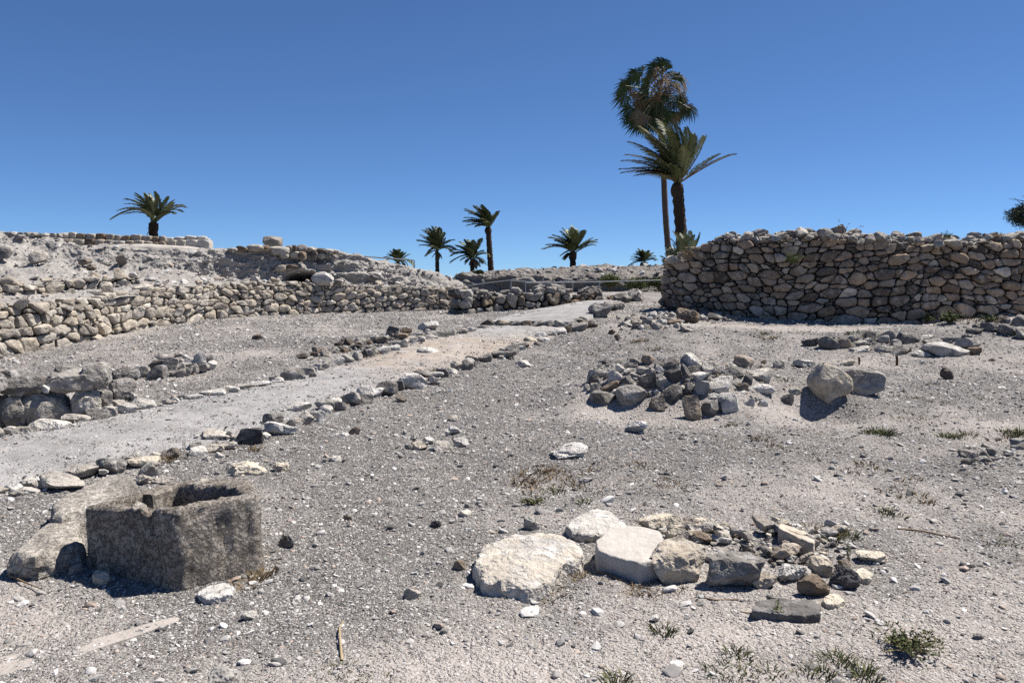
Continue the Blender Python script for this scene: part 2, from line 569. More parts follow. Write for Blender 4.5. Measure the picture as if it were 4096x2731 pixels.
def box_to_rock(u0, v0, u1, v1, dr=.8, sink=.12):
    """photo box -> base point, half sizes of a stone standing on the ground"""
    base = hit((u0 + u1) / 2, v1 - .06 * (v1 - v0))
    Y = base[1]
    W = (u1 - u0) / FPX * Y
    D = W * dr
    dist = math.hypot(Y, base[0])
    vis = (v1 - v0) / FPX * Y
    th = math.atan2(CAM_Z - base[2], dist)
    H = max((vis - .45 * D * math.sin(th)) / math.cos(th), W * .30, vis * .6)
    return base, W, D, H

def place_stone(name, box, mat, seed, parent=None, dr=.8, grow=1.0, rotz=None, tilt=8, own=False, dz=0.0, sink=.14, label=None, k=3, **kw):
    u0, v0, u1, v1 = box
    base, W, D, H = box_to_rock(u0, v0, u1, v1, dr)
    W, D, H = W * grow, D * grow, H * grow
    r = random.Random(seed)
    rz = rotz if rotz is not None else r.choice((0, math.pi)) + r.uniform(-.25, .25)
    me = sharpen(rock_mesh(name, seed, M[mat], k=k, **kw)) if own else lib(mat, seed)
    o = link(name, me, parent, (base[0], base[1] + D * .42, base[2] + H * (.5 - sink) + dz),
             (R(r.uniform(-tilt, tilt)), R(r.uniform(-tilt, tilt)), rz), (W * .5 * 1.03, D * .5, H * .5 * (1 + sink)))
    if label:
        tag(o, label, 'stone', None, 'thing')
    return o

# slab-like stones: an outline in plan lofted up with a rounded shoulder
def loft_outline(pts, n):
    p = np.array(pts, float)
    q = np.vstack([p, p[:1]])
    s = np.concatenate([[0], np.cumsum(np.linalg.norm(np.diff(q, axis=0), axis=1))])
    t = np.linspace(0, s[-1], n, endpoint=False)
    return np.stack([np.interp(t, s, q[:, i]) for i in range(p.shape[1])], -1)

def chaikin(p, it=2, c=.25):
    p = np.array(p, float)
    for _ in range(it):
        q = np.roll(p, -1, 0)
        p = np.stack([p * (1 - c) + q * c, p * c + q * (1 - c)], 1).reshape(-1, p.shape[1])
    return p

def slab_mesh(name, plan, ztop, zbot, mat, seed, n=72, round_r=.05, rough=.02, bulge=0.0, flare=0.0, tilt=(0, 0), corner=1, sharp=40):
    """plan: world xy outline; returns mesh in local coordinates about the outline's centre and that centre"""
    pl = loft_outline(chaikin(np.array(plan), corner, .2) if corner else np.array(plan), n)
    c = pl.mean(0)
    pl = pl - c
    size = np.abs(pl).max()
    H = ztop - zbot
    rr = min(round_r, H * .5)
    levels = [(1 + flare, -.25 * H)] + [(1 + flare * (1 - t), H * t * (1 - rr / H)) for t in np.linspace(0, 1, 7)]
    for a in (25, 50, 72, 90):
        levels.append((1 - (rr / size) * (1 - math.cos(R(a))), H - rr + rr * math.sin(R(a))))
    s0 = levels[-1][0]
    for t in (.88, .72, .55, .38, .2):
        levels.append((s0 * t, H + bulge * (1 - t * t)))
    V = []
    for s, z in levels:
        V.append(np.column_stack([pl * s, np.full(n, z)]))
    V = np.concatenate(V)
    V = np.vstack([V, [[0, 0, H + bulge]]])
    m = len(levels)
    f = grid_faces(m, n, True)
    last = (m - 1) * n
    j = np.arange(n)
    tri = np.stack([last + j, last + (j + 1) % n, np.full(n, m * n)], -1)
    q = V * 1.0 + seed * 3.7
    nz = fbm(q / size * 1.6, 3) * rough * 1.5 + fbm(q / size * 7, 3) * rough * .6
    rad = V.copy()
    rad[:, 2] = (rad[:, 2] - H * .5) * 1.2
    rad /= np.linalg.norm(rad, axis=1)[:, None] + 1e-6
    rad[:, 2] *= .6
    V = V + rad * nz[:, None]
    V[:, 2] += V[:, 0] * tilt[0] + V[:, 1] * tilt[1]
    me = mesh_np(name, V, [f, tri], M[mat], True)
    return sharpen(me, sharp), (c[0], c[1], zbot)

def screen_slab(name, topoutline, zref_v, mat, seed, label=None, thick=None, parent=None, **kw):
    """topoutline: photo pixels of the stone's top face; zref_v: (u, v) where it touches the ground in front"""
    g = hit(*zref_v)
    zt = g[2] + thick
    plan = []
    for (u, v) in topoutline:
        a, y, z = ray(u, v)
        t = (zt - CAM_Z) / z
        plan.append((a * t, y * t))
    me, c = slab_mesh(name, plan, zt, g[2] - .03, mat, seed, **kw)
    o = link(name, me, parent, c)
    if label:
        tag(o, label, 'stone', None, 'thing')
    return o

# ------------------------------------------------------------------ ground sheet
DUST_SPOTS = [(2.6, 3.5, .9, .5, .9), (-2.7, 3.6, .9, .35, .7), (3.1, 8.0, 1.4, .6, .45), (1.1, 8.3, .6, .7, .8), (4.8, 5.6, 1.0, 1.2, .5), (-.2, 3.1, .7, .3, .3), (6.5, 14.9, 4, .6, .6), (1.5, 5.9, 1.2, .5, .4),
              (-1.2, 5.0, 1.3, 1.1, -.8), (-.8, 7.2, 1.6, 1.4, -.6), (.6, 10.5, 1.6, 2.0, -.4)]

def dust(x, y):
    """0 = dark gravel, 1 = bare pale dust"""
    p = np.column_stack([x, y, np.zeros_like(x)])
    d = .34 + 1.1 * fbm(p * .5 + 3, 3) + .5 * fbm(p * 1.8 + 8, 2)
    for cx, cy, rx, ry, h in DUST_SPOTS:
        d = d + h * np.exp(-(((x - cx) / rx) ** 2 + ((y - cy) / ry) ** 2))
    return np.clip(d, 0, 1)

def ground_full(x, y):
    z = ground(x, y)
    rr = np.hypot(x, y)
    near = 1 - sstep(30, 60, rr)
    p = np.column_stack([x, y, np.zeros_like(x)])
    z = z + near * (.045 * fbm(p * .9, 3) + .020 * fbm(p * 4.0, 3) + .011 * fbm(p * 15, 3))
    return z

def build_ground():
    fine = np.linspace(R(90 - 42), R(90 + 42), 620)
    rest = np.linspace(R(90 + 42), R(450 - 42), 60)[1:-1]
    ang = np.concatenate([fine, rest])
    r1 = np.exp(np.linspace(math.log(2.2), math.log(32), 420))
    r0 = np.linspace(.3, 2.1, 6)
    r2 = np.exp(np.linspace(math.log(33), math.log(6000), 50))
    rad = np.concatenate([r0, r1, r2])
    A, Rr = np.meshgrid(ang, rad)
    x, y = (Rr * np.cos(A)).ravel(), (Rr * np.sin(A)).ravel()
    z = ground_full(x, y)
    f = grid_faces(len(rad), len(ang), True)
    me = mesh_np('ground', np.column_stack([x, y, z]), f, M['ground'], True)
    at_ = me.attributes.new('soil', 'FLOAT', 'POINT')
    at_.data.foreach_set('value', dust(x, y).astype(np.float32))
    tag(link('ground', me), 'dry grey gravelly ground strewn with small stones', None, None, 'structure')
build_ground()

# ------------------------------------------------------------------ footpath
RE = [(-420, 2150), (0, 1985), (230, 1905), (450, 1868), (640, 1820), (860, 1782), (1000, 1748), (1200, 1672), (1420, 1596), (1620, 1534), (1850, 1462), (2050, 1405), (2200, 1352), (2310, 1308),
      (2400, 1262), (2450, 1232), (2470, 1215)]
LE = [(-420, 1800), (0, 1738), (230, 1708), (430, 1668), (560, 1632), (800, 1592), (1000, 1548), (1200, 1503), (1400, 1444), (1560, 1402), (1750, 1348), (1850, 1325), (1900, 1313), (1950, 1302),
      (2080, 1262), (2230, 1236), (2330, 1216)]

def build_path():
    r = np.array([hit(*p) for p in RE])
    l = np.array([hit(*p) for p in LE])
    t = np.arange(len(r))
    STEP = 13.0
    for nm, t0, t1, lift, label in (('footpath', 0, STEP, .012, 'packed pale footpath winding between two rows of kerb stones'),
                                    ('footpath', STEP, 16, .085, 'upper stretch of packed footpath beyond the stone step')):
        n = int((t1 - t0) * 26) + 1
        ts = np.linspace(t0, t1, n)
        w = np.linspace(-.02, 1.02, 44)
        Rr = np.stack([np.interp(ts, t, r[:, i]) for i in (0, 1)], -1)
        Ll = np.stack([np.interp(ts, t, l[:, i]) for i in (0, 1)], -1)
        P = Rr[:, None, :] * (1 - w)[None, :, None] + Ll[:, None, :] * w[None, :, None]
        P = P.reshape(-1, 2)
        q = np.column_stack([P, np.zeros(len(P))])
        W = np.tile(w, n)
        z = ground_full(P[:, 0], P[:, 1]) * .35 + ground(P[:, 0], P[:, 1]) * .65 + lift + .02 * np.sin(np.clip(W, 0, 1) * math.pi) + .012 * fbm(q * 5, 3)
        z = np.where((W < -.001) | (W > 1.001), z - .25, z)
        V = np.column_stack([P, z])
        F = grid_faces(n, 44)
        if t0 > 0:   # riser of the step
            V0 = V[:44].copy()
            V0[:, 2] -= .3
            V = np.vstack([V, V0])
            j = np.arange(43)
            b = n * 44
            F = np.vstack([F, np.stack([b + j, b + j + 1, j + 1, j], -1)])
        me = mesh_np(nm, V, F, M['path'], True)
        tag(link(nm, me), label, None, None, 'structure')
    return r, l
PATH_R, PATH_L = build_path()

# ------------------------------------------------------------------ earth banks
def polyline_sampler(pts, n):
    """pts rows (u, v, Y): resample along u into world points"""
    p = np.array(pts, float)
    us = np.linspace(p[0, 0], p[-1, 0], n)
    v = np.interp(us, p[:, 0], p[:, 1])
    Y = np.interp(us, p[:, 0], p[:, 2])
    return np.array([at(a, b, c) for a, b, c in zip(us, v, Y)])

def build_bank(name, label, lines, mat, n=640, per=(20, 50, 60, 20), amps=None, freq=1.0, seed=0, hole=None):
    S = [polyline_sampler(l, n) for l in lines]
    rows, amp = [], []
    for k in range(len(S) - 1):
        for t in np.linspace(0, 1, per[k], endpoint=(k == len(S) - 2)):
            rows.append(S[k] * (1 - t) + S[k + 1] * t)
            amp.append(amps[k] * (1 - t) + amps[k + 1] * t)
    G = np.array(rows)                                   # m, n, 3
    m = G.shape[0]
    V = G.reshape(-1, 3)
    du = np.gradient(G, axis=1)
    dv = np.gradient(G, axis=0)
    nr = np.cross(du, dv).reshape(-1, 3)
    nr /= np.linalg.norm(nr, axis=1)[:, None] + 1e-9
    A = np.repeat(np.array(amp), n)
    q = V * freq + seed
    qs = q * np.array([1, 1, 2.0])
    d = 1.0 * fbm(q * .9, 3) + .75 * fbm(qs * 2.2, 3, .5) + .10 * fbm(q * 7, 2, .5, True)
    ledge = fbm(np.column_stack([q[:, 0] * .5, q[:, 1] * .5, q[:, 2] * 5]), 2) * .5
    V = V + nr * ((d + ledge) * A)[:, None]
    if hole is not None:
        (hc, rad_, depth_) = hole
        e = (V - hc) / rad_
        w = np.exp(-np.clip((e ** 2).sum(1), 0, 50) ** 2)
        V = V + np.array([-.25, 1.0, -.08])[None, :] * (w * depth_)[:, None]
    me = mesh_np(name, V, grid_faces(m, n), M[mat], True)
    o = link(name, me)
    tag(o, label, None, None, 'structure')
    return V.reshape(m, n, 3)

hole_c = at(1215, 1118, 20.55)
BANK = build_bank('earth_bank', 'eroded grey earth bank rising behind the long stone wall',
    [[(-420, 1300, 10.3), (0, 1262, 11.75), (500, 1185, 14.5), (900, 1158, 17.5), (1400, 1156, 20.1), (1865, 1165, 22.4)],
     [(-420, 1255, 11.2), (0, 1224, 12.4), (500, 1158, 15.0), (900, 1128, 18.0), (1400, 1138, 20.5), (1865, 1152, 22.7)],
     [(-420, 1236, 12.3), (0, 1200, 13.85), (220, 1191, 14.85), (400, 1169, 15.45), (565, 1147, 15.85), (700, 1140, 16.6), (900, 1125, 18.2), (1400, 1137, 20.6), (1865, 1152, 22.75)],
     [(-420, 1176, 12.75), (0, 1150, 14.3), (220, 1140, 15.3), (400, 1124, 15.9), (565, 1118, 16.25), (700, 1128, 16.85), (900, 1122, 18.4), (1400, 1137, 20.7), (1865, 1152, 22.8)],
     [(-420, 1060, 16.0), (0, 1045, 17.0), (250, 1055, 17.3), (420, 1075, 17.7), (640, 1090, 18.4), (900, 1106, 19.6), (1150, 1126, 20.4), (1400, 1138, 21.3), (1620, 1142, 22.3), (1865, 1152, 23.0)],
     [(-420, 930, 18.4), (0, 935, 19.2), (200, 948, 19.4), (330, 985, 18.2), (620, 998, 18.75), (840, 1006, 19.65), (1000, 996, 20.2), (1130, 996, 20.65), (1250, 990, 21.1), (1340, 1012, 21.4), (1420, 1026, 21.7), (1490, 1036, 22.05), (1560, 1052, 22.4),
      (1640, 1072, 22.8), (1750, 1098, 24.0), (1830, 1135, 24.0), (1865, 1152, 23.8)],
     [(-420, 930, 30), (0, 935, 30), (620, 1002, 30), (840, 1008, 30), (1340, 1022, 30), (1490, 1050, 29), (1640, 1085, 28), (1750, 1110, 27), (1865, 1165, 26)]],
    'bank', 700, (10, 14, 14, 44, 66, 24), (.03, .04, .02, .03, .34, .17, .05), 1.0, 3.1,
    hole=(hole_c, np.array([.42, 1.2, .17]), 2.0))

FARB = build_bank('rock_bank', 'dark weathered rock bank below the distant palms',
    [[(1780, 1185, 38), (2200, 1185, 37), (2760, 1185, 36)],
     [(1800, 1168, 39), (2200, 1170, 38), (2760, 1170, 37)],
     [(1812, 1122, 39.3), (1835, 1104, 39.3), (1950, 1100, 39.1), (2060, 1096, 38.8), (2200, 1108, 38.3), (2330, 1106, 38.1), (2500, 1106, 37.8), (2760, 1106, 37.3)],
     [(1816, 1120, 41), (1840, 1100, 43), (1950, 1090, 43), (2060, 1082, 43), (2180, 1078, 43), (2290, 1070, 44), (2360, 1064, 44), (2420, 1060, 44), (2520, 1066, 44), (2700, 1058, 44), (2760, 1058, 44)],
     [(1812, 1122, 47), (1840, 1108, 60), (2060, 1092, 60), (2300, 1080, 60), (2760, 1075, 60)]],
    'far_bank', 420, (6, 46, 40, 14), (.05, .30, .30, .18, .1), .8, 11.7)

# ------------------------------------------------------------------ dry stone walls
def clip_poly(poly, n, d):
    """keep the side n.x <= d"""
    out = []
    for i in range(len(poly)):
        a, b = poly[i], poly[(i + 1) % len(poly)]
        da, db = a[0] * n[0] + a[1] * n[1] - d, b[0] * n[0] + b[1] * n[1] - d
        if da <= 0:
            out.append(a)
        if (da < 0 < db) or (db < 0 < da):
            t = da / (da - db)
            out.append((a[0] + (b[0] - a[0]) * t, a[1] + (b[1] - a[1]) * t))
    return out

def wall_cells(slen, zb, zt, hsize, seed, aspect=1.5, wvar=.6, small=.14):
    """irregular courses of stones: a power diagram over jittered points. returns list of (polygon, centroid)"""
    r = random.Random(seed)
    pts = []
    zmin, zmax = min(zb(s) for s in np.linspace(0, slen, 60)), max(zt(s) for s in np.linspace(0, slen, 60))
    z = zmin
    ph = r.uniform(0, 9)
    while z < zmax + .1:
        hrel = (z - zmin) / (zmax - zmin + 1e-6)
        h = hsize(hrel) * r.uniform(.8, 1.2)
        s = -r.uniform(0, .3)
        while s < slen + .2:
            w = h * r.choice((.75, 1.0, 1.2, 1.6, 2.0, 2.8)) * r.uniform(.9, 1.1)
            sc_ = s + w / 2
            zz = z + h / 2 + .35 * h * math.sin(sc_ * 1.9 + ph + z * 3) + r.uniform(-.16, .16) * h
            if r.random() < small:
                pts.append((sc_, zz - h * .27, (h * .3) ** 2))
                pts.append((sc_ + r.uniform(-.2, .2) * w, zz + h * .27, (h * .3) ** 2))
            else:
                pts.append((sc_, zz, (h * r.uniform(.35, .35 + wvar)) ** 2))
            if r.random() < .30:
                pts.append((s, zz + r.choice((-.5, .5)) * h, (h * .12) ** 2))
            s += w
        z += h
    keep = [(s, zz, w) for s, zz, w in pts if -.05 < s < slen + .05 and zb(min(max(s, 0), slen)) - .06 < zz < zt(min(max(s, 0), slen)) + .02]
    arr = np.array(keep)
    warp = lambda q: .13 * math.sin(q * 1.15 + ph * 2) + .05 * math.sin(q * 3.1 + ph)
    X = arr[:, 0] / aspect
    Z = arr[:, 1] + np.array([warp(q) for q in arr[:, 0]])
    Wt = arr[:, 2]
    cells = []
    hm = hsize(.3)
    for i in range(len(arr)):
        B = hm * 2.2
        poly = [(X[i] - B, Z[i] - B), (X[i] + B, Z[i] - B), (X[i] + B, Z[i] + B), (X[i] - B, Z[i] + B)]
        d2 = (X - X[i]) ** 2 + (Z - Z[i]) ** 2
        for j in np.argsort(d2)[1:26]:
            nx, nz = X[j] - X[i], Z[j] - Z[i]
            off = (X[j] ** 2 + Z[j] ** 2 - X[i] ** 2 - Z[i] ** 2 - Wt[j] + Wt[i]) / 2
            poly = clip_poly(poly, (nx, nz), off)
            if len(poly) < 3:
                break
        if len(poly) < 3:
            continue
        s = min(max(arr[i, 0], 0), slen)
        poly = [(a * aspect, b - warp(a * aspect)) for a, b in poly]
        poly = clip_poly(poly, (1, 0), slen)
        if len(poly) >= 3:
            poly = clip_poly(poly, (-1, 0), 0)
        if len(poly) >= 3:
            poly = clip_poly(poly, (0, 1), zt(s) + r.uniform(-.03, .05))
        if len(poly) >= 3:
            poly = clip_poly(poly, (0, -1), -(zb(s) - .08))
        if len(poly) < 3:
            continue
        p = np.array(poly)
        area = .5 * abs(np.dot(p[:, 0], np.roll(p[:, 1], 1)) - np.dot(p[:, 1], np.roll(p[:, 0], 1)))
        if area < .0012:
            continue
        cells.append((p, p.mean(0), area))
    return cells

def stone_from_cell(poly, cen, area, r, gap=.012, back=.16, tilt=.22, n=16):
    p = poly - cen
    size = math.sqrt(area)
    sc_ = 1 - gap / (size * .5)
    p = p * max(sc_, .75)
    p = chaikin(p, 2, r.uniform(.06, .13))
    p = loft_outline(p, n)
    prot = size * r.uniform(.09, .24)
    e0 = r.uniform(-.035, .05)
    rings = [(.80, back), (1.0, back * .3), (1.0, e0), (.92, e0 - prot * .62), (.72, e0 - prot * .92), (.40, e0 - prot)]
    ta, tb = r.uniform(-tilt, tilt), r.uniform(-tilt, tilt) * .8
    cx, cz = r.uniform(-.12, .12) * size, r.uniform(-.10, .10) * size
    V = []
    for i, (s, y) in enumerate(rings):
        k = (1 - s) if i >= 3 else 0
        q = p * s
        yy = y + (q[:, 0] * ta + q[:, 1] * tb) * (1 if i >= 2 else 0)
        V.append(np.column_stack([q[:, 0] + cx * k, yy, q[:, 1] + cz * k]))
    V = np.vstack(V + [np.array([[cx, e0 - prot, cz]])])
    qn = V / size * 1.7 + r.uniform(-40, 40)
    V += np.column_stack([fbm(qn, 2), fbm(qn + 9, 2), fbm(qn + 23, 2)]) * size * .15
    m = len(rings)
    f = grid_faces(m, n, True)
    j = np.arange(n)
    tri = np.stack([(m - 1) * n + j, (m - 1) * n + (j + 1) % n, np.full(n, m * n)], -1)
    return V, f[:, ::-1], tri[:, ::-1]

class WallLine:
    def __init__(self, rows):
        """rows (u, v_bottom, v_top, Y)"""
        self.b = np.array([at(u, vb, Y) for u, vb, vt, Y in rows])
        self.t = np.array([at(u, vt, Y) for u, vb, vt, Y in rows])
        d = np.linalg.norm(np.diff(self.b[:, :2], axis=0), axis=1)
        self.s = np.concatenate([[0], np.cumsum(d)])
        self.len = self.s[-1]

    def zb(self, s):
        return float(np.interp(s, self.s, self.b[:, 2]))

    def zt(self, s):
        return float(np.interp(s, self.s, self.t[:, 2]))

    def xy(self, s):
        return np.array([np.interp(s, self.s, self.b[:, 0]), np.interp(s, self.s, self.b[:, 1])])

    def tan(self, s):
        a, b = self.xy(max(s - .5, 0)), self.xy(min(s + .5, self.len))
        d = (b - a) / np.linalg.norm(b - a)
        return d

def build_wall(name, label, rows, mat, hsize, seed, aspect=1.5, batter=.06, depth=.5, gap=.012, cat='wall', mats=None, small=.14, limit=300, tilt=.22):
    W = WallLine(rows)
    base = W.xy(W.len / 2)
    root = empty(name, (base[0], base[1], W.zb(W.len / 2)), label, cat)
    r = random.Random(seed)
    cells = wall_cells(W.len, W.zb, W.zt, hsize, seed, aspect, small=small)
    cells.sort(key=lambda c: -c[2])
    rest = []
    for i, (poly, cen, area) in enumerate(cells):
        V, f, tri = stone_from_cell(poly, cen, area, r, gap, tilt=tilt)
        s = min(max(cen[0], 0), W.len)
        d = W.tan(s)
        ang = math.atan2(d[1], d[0])
        nrm = np.array([d[1], -d[0]])                    # towards the viewer when the wall runs left to right
        c2 = W.xy(s) - nrm * batter * (cen[1] - W.zb(s))
        mm = mat if not mats else r.choice(mats)
        if i < limit:
            me = sharpen(mesh_np('stone', V, [f, tri], M[mm], True), 42)
            link('stone', me, root, (c2[0], c2[1], cen[1]), (0, 0, ang))
        else:
            ca, sa = math.cos(ang), math.sin(ang)
            X = np.column_stack([V[:, 0] * ca - V[:, 1] * sa + c2[0] - base[0], V[:, 0] * sa + V[:, 1] * ca + c2[1] - base[1], V[:, 2] + cen[1] - root.location[2]])
            rest.append((X, f, tri))
    if rest:
        vs, fs, ts, o = [], [], [], 0
        for X, f, tri in rest:
            vs.append(X)
            fs.append(f + o)
            ts.append(tri + o)
            o += len(X)
        ob = bpy.data.objects.new('chinking_stones', mesh_np('chinking_stones', np.vstack(vs), [np.vstack(fs), np.vstack(ts)], M[mat], True))
        COL.objects.link(ob)
        ob.parent = root
        ob['kind'] = 'stuff'
    # earth and rubble core behind the facing
    ss = np.linspace(.14, W.len - .14, 90)
    ring = []
    for s in ss:
        d = W.tan(s)
        nrm = np.array([d[1], -d[0]])
        p = W.xy(s)
        zb, zt = W.zb(s) - .25, W.zt(s) - .05
        fr = lambda z: p - nrm * (.09 + batter * (z - zb))
        a, b2 = fr(zb), fr(zt)
        ring.append([(a[0], a[1], zb), (b2[0], b2[1], zt), (b2[0] - nrm[0] * depth, b2[1] - nrm[1] * depth, zt), (a[0] - nrm[0] * depth, a[1] - nrm[1] * depth, zb)])
    G = np.array(ring).reshape(-1, 3) - np.array(root.location)[None, :]
    F = grid_faces(len(ss), 4, True)
    caps = np.array([[3, 2, 1, 0], [(len(ss) - 1) * 4 + k for k in range(4)]])
    ob = bpy.data.objects.new('core', mesh_np('core', G, np.vstack([F, caps]), M['earth_core'], False))
    COL.objects.link(ob)
    ob.parent = root
    return root, W

def cap_rubble(root, W, mat, n, size, seed, spread=.45, rise=.06, kind_name='cap_stone'):
    """loose stones lying along the top of a wall"""
    r = random.Random(seed)
    for i in range(n):
        s = r.uniform(0, W.len)
        d = W.tan(s)
        nrm = np.array([d[1], -d[0]])
        off = r.uniform(-.02, spread)
        p = W.xy(s) - nrm * (off + .05)
        a = size * r.choice((.5, .7, .8, 1.0, 1.5)) * r.uniform(.8, 1.2)
        z = W.zt(s) + a * .15 + off * rise + r.uniform(-.03, .03)
        link(kind_name, lib(mat, r.randrange(16)), root, (p[0], p[1], z), (r.uniform(-.4, .4), r.uniform(-.4, .4), r.uniform(0, 6.28)),
             (a * r.uniform(.5, .75), a * r.uniform(.4, .6), a * r.uniform(.28, .45)))

# long lit wall on the left, with big stones in its foot
LW_ROWS = [(-330, 1520, 1275, 10.1), (0, 1442, 1242, 11.5), (300, 1380, 1200, 13.0), (450, 1337, 1178, 14.2), (700, 1290, 1152, 15.9), (900, 1266, 1136, 17.3), (1150, 1258, 1128, 18.7), (1300, 1258, 1134, 19.5), (1600, 1252, 1146, 20.8), (1862, 1244, 1156, 22.0)]
lw, LWL = build_wall('stone_wall', 'long pale dry stone wall below the eroded bank, lit by the sun', LW_ROWS, 'stone_tan',
                     lambda h: .21 - .095 * min(h * 1.8, 1), 21, aspect=2.0, gap=.008, small=.08, limit=320)
cap_rubble(lw, LWL, 'stone_tan', 26, .15, 5, .25)

# short terrace wall above it
uw, UWL = build_wall('terrace_wall', 'low tan terrace wall on the slope above the long wall', [(-250, 1214, 1158, 12.6), (0, 1196, 1140, 14.0), (220, 1187, 1130, 15.0), (400, 1165, 1114, 15.6), (565, 1142, 1106, 16.0)], 'stone_tan',
                     lambda h: .13, 31, aspect=1.7, gap=.010, depth=.4)
cap_rubble(uw, UWL, 'stone_tan', 14, .2, 6, .2)

# dark short wall beside the top of the path
mw, MWL = build_wall('stone_wall', 'short dark rubble wall beside the upper end of the path', [(1868, 1262, 1186, 19.6), (1900, 1256, 1178, 19.8), (2000, 1248, 1180, 20.0), (2100, 1246, 1176, 20.3), (2180, 1240, 1168, 20.5), (2260, 1226, 1170, 20.8), (2370, 1212, 1178, 21.3), (2470, 1205, 1182, 22.0)], 'stone_grey',
                     lambda h: .21, 41, aspect=1.15, gap=.022, batter=.15, depth=.8, mats=['stone_grey', 'stone_mixed', 'stone_brown'], tilt=.35)
cap_rubble(mw, MWL, 'stone_grey', 34, .28, 8, .7, .02)

# tall shaded wall on the right
RW_ROWS = [(2640, 1208, 1060, 18.0), (2662, 1218, 1052, 17.9), (2745, 1228, 1042, 17.6), (2760, 1230, 1002, 17.55), (2830, 1245, 978, 17.3), (2880, 1252, 958, 17.1), (3000, 1278, 962, 16.7), (3150, 1292, 948, 16.3), (3300, 1300, 955, 16.0), (3400, 1305, 965, 15.8), (3600, 1302, 968, 15.7),
           (3750, 1292, 975, 15.7), (3900, 1278, 972, 15.7), (4096, 1258, 965, 15.8), (4260, 1252, 965, 15.9)]
rw, RWL = build_wall('stone_wall', 'tall shaded dry stone wall of rounded brown boulders on the right', RW_ROWS, 'stone_wall_brown',
                     lambda h: .158 - .035 * h, 53, aspect=1.95, gap=.010, batter=.10, depth=1.4, small=.22, limit=300)
cap_rubble(rw, RWL, 'stone_mixed', 190, .19, 9, 1.3, .12)

def end_stack(root, W, mat, hs, seed, at_start=True, depth=.9):
    """stones returning round the end of a wall"""
    r = random.Random(seed)
    s = .02 if at_start else W.len - .02
    d = W.tan(s)
    nrm = np.array([d[1], -d[0]])
    z = W.zb(s) - .1
    while z < W.zt(s) - .05:
        h = hs * r.uniform(.8, 1.2)
        off = 0.0
        while off < depth:
            w = h * r.uniform(1.1, 2.0)
            p = W.xy(s) - nrm * (off + w * .5 + .05) + d * (.05 + .08 * (z - W.zb(s)))
            link('stone', lib(mat, r.randrange(16)), root, (p[0], p[1], z + h * .5), (r.uniform(-.1, .1), r.uniform(-.1, .1), math.atan2(d[1], d[0]) + math.pi / 2 + r.uniform(-.2, .2)), (w * .54, h * .8, h * .56))
            off += w
        z += h
end_stack(rw, RWL, 'stone_wall_brown', .24, 4, True, 1.3)
end_stack(mw, MWL, 'stone_grey', .24, 5, True, .7)
end_stack(lw, LWL, 'stone_tan', .18, 6, False, .5)

# earth-backed side of its left end, and the fill behind it
def build_wall_fill():
    s = np.linspace(0, RWL.len, 260)
    rows = []
    for off, dz in ((.10, -.9), (.12, -.06), (.5, .00), (1.0, .06), (1.8, .12), (3.5, .10), (6, -.2), (7, -2.0)):
        row = []
        for q in s:
            d = RWL.tan(q)
            nrm = np.array([d[1], -d[0]])
            p = RWL.xy(q) - nrm * (off + .16)
            row.append((p[0], p[1], RWL.zt(q) + dz))
        rows.append(row)
    G = np.array(rows)
    # finer between rows
    k = np.linspace(0, len(rows) - 1, 70)
    i0 = np.minimum(k.astype(int), len(rows) - 2)
    t = (k - i0)[:, None, None]
    G = G[i0] * (1 - t) + G[i0 + 1] * t
    V = G.reshape(-1, 3)
    V[:, 2] += .10 * fbm(V * 1.6, 4)
    tag(link('earth_fill', mesh_np('earth_fill', V, grid_faces(70, 260), M['bank'], True)), 'stony earth fill behind the tall shaded wall', None, None, 'structure')
    return V
FILL = build_wall_fill()


# ------------------------------------------------------------------ kerbs, block wall, heaps: stones given by their place in the photo
MC = {'t': 'stone_tan', 'b': 'stone_brown', 'g': 'stone_grey', 'm': 'stone_mixed', 'p': 'stone_pale', 'y': 'stone_yellow', 'd': 'basalt', 'k': 'stone_dark', 'c': 'stone_cut'}

def stone_set(name, label, cat, boxes, seed, part='stone', dr=.75, tilt=9, fill=(), sink=.16, group=None, grow=1.08):
    """a row or heap of stones: boxes (u0, v0, u1, v1, material letter)"""
    c = hit((min(b[0] for b in boxes) + max(b[2] for b in boxes)) / 2, max(b[3] for b in boxes))
    root = empty(name, tuple(c), label, cat, group)
    r = random.Random(seed)
    for i, b in enumerate(boxes):
        place_stone(part, b[:4], MC[b[4]], seed * 31 + i * 7, root, dr=r.uniform(dr * .8, dr * 1.2), tilt=tilt, sink=sink, grow=grow)
    for (n, u0, v0, u1, v1, smin, smax, letters) in fill:
        for i in range(n):
            u, v = r.uniform(u0, u1), r.uniform(v0, v1)
            w = smin * (smax / smin) ** (r.random() ** 1.6)
            h = w * r.uniform(.5, .85)
            place_stone(part, (u - w / 2, v - h, u + w / 2, v), MC[r.choice(letters)], r.randrange(9999), root, dr=.9, tilt=30, sink=.2)
    return root

def along(poly, n, smin, smax, letters, seed, jit=8):
    r = random.Random(seed)
    p = np.array(poly, float)
    s = np.concatenate([[0], np.cumsum(np.hypot(*np.diff(p, axis=0).T))])
    out = []
    for i in range(n):
        q = r.uniform(0, s[-1])
        u, v = np.interp(q, s, p[:, 0]), np.interp(q, s, p[:, 1])
        w = r.uniform(smin, smax)
        h = w * r.uniform(.45, .8)
        u += r.uniform(-jit, jit)
        v += r.uniform(-jit, jit) * .6
        out.append((u - w / 2, v - h, u + w / 2, v, r.choice(letters)))
    return out

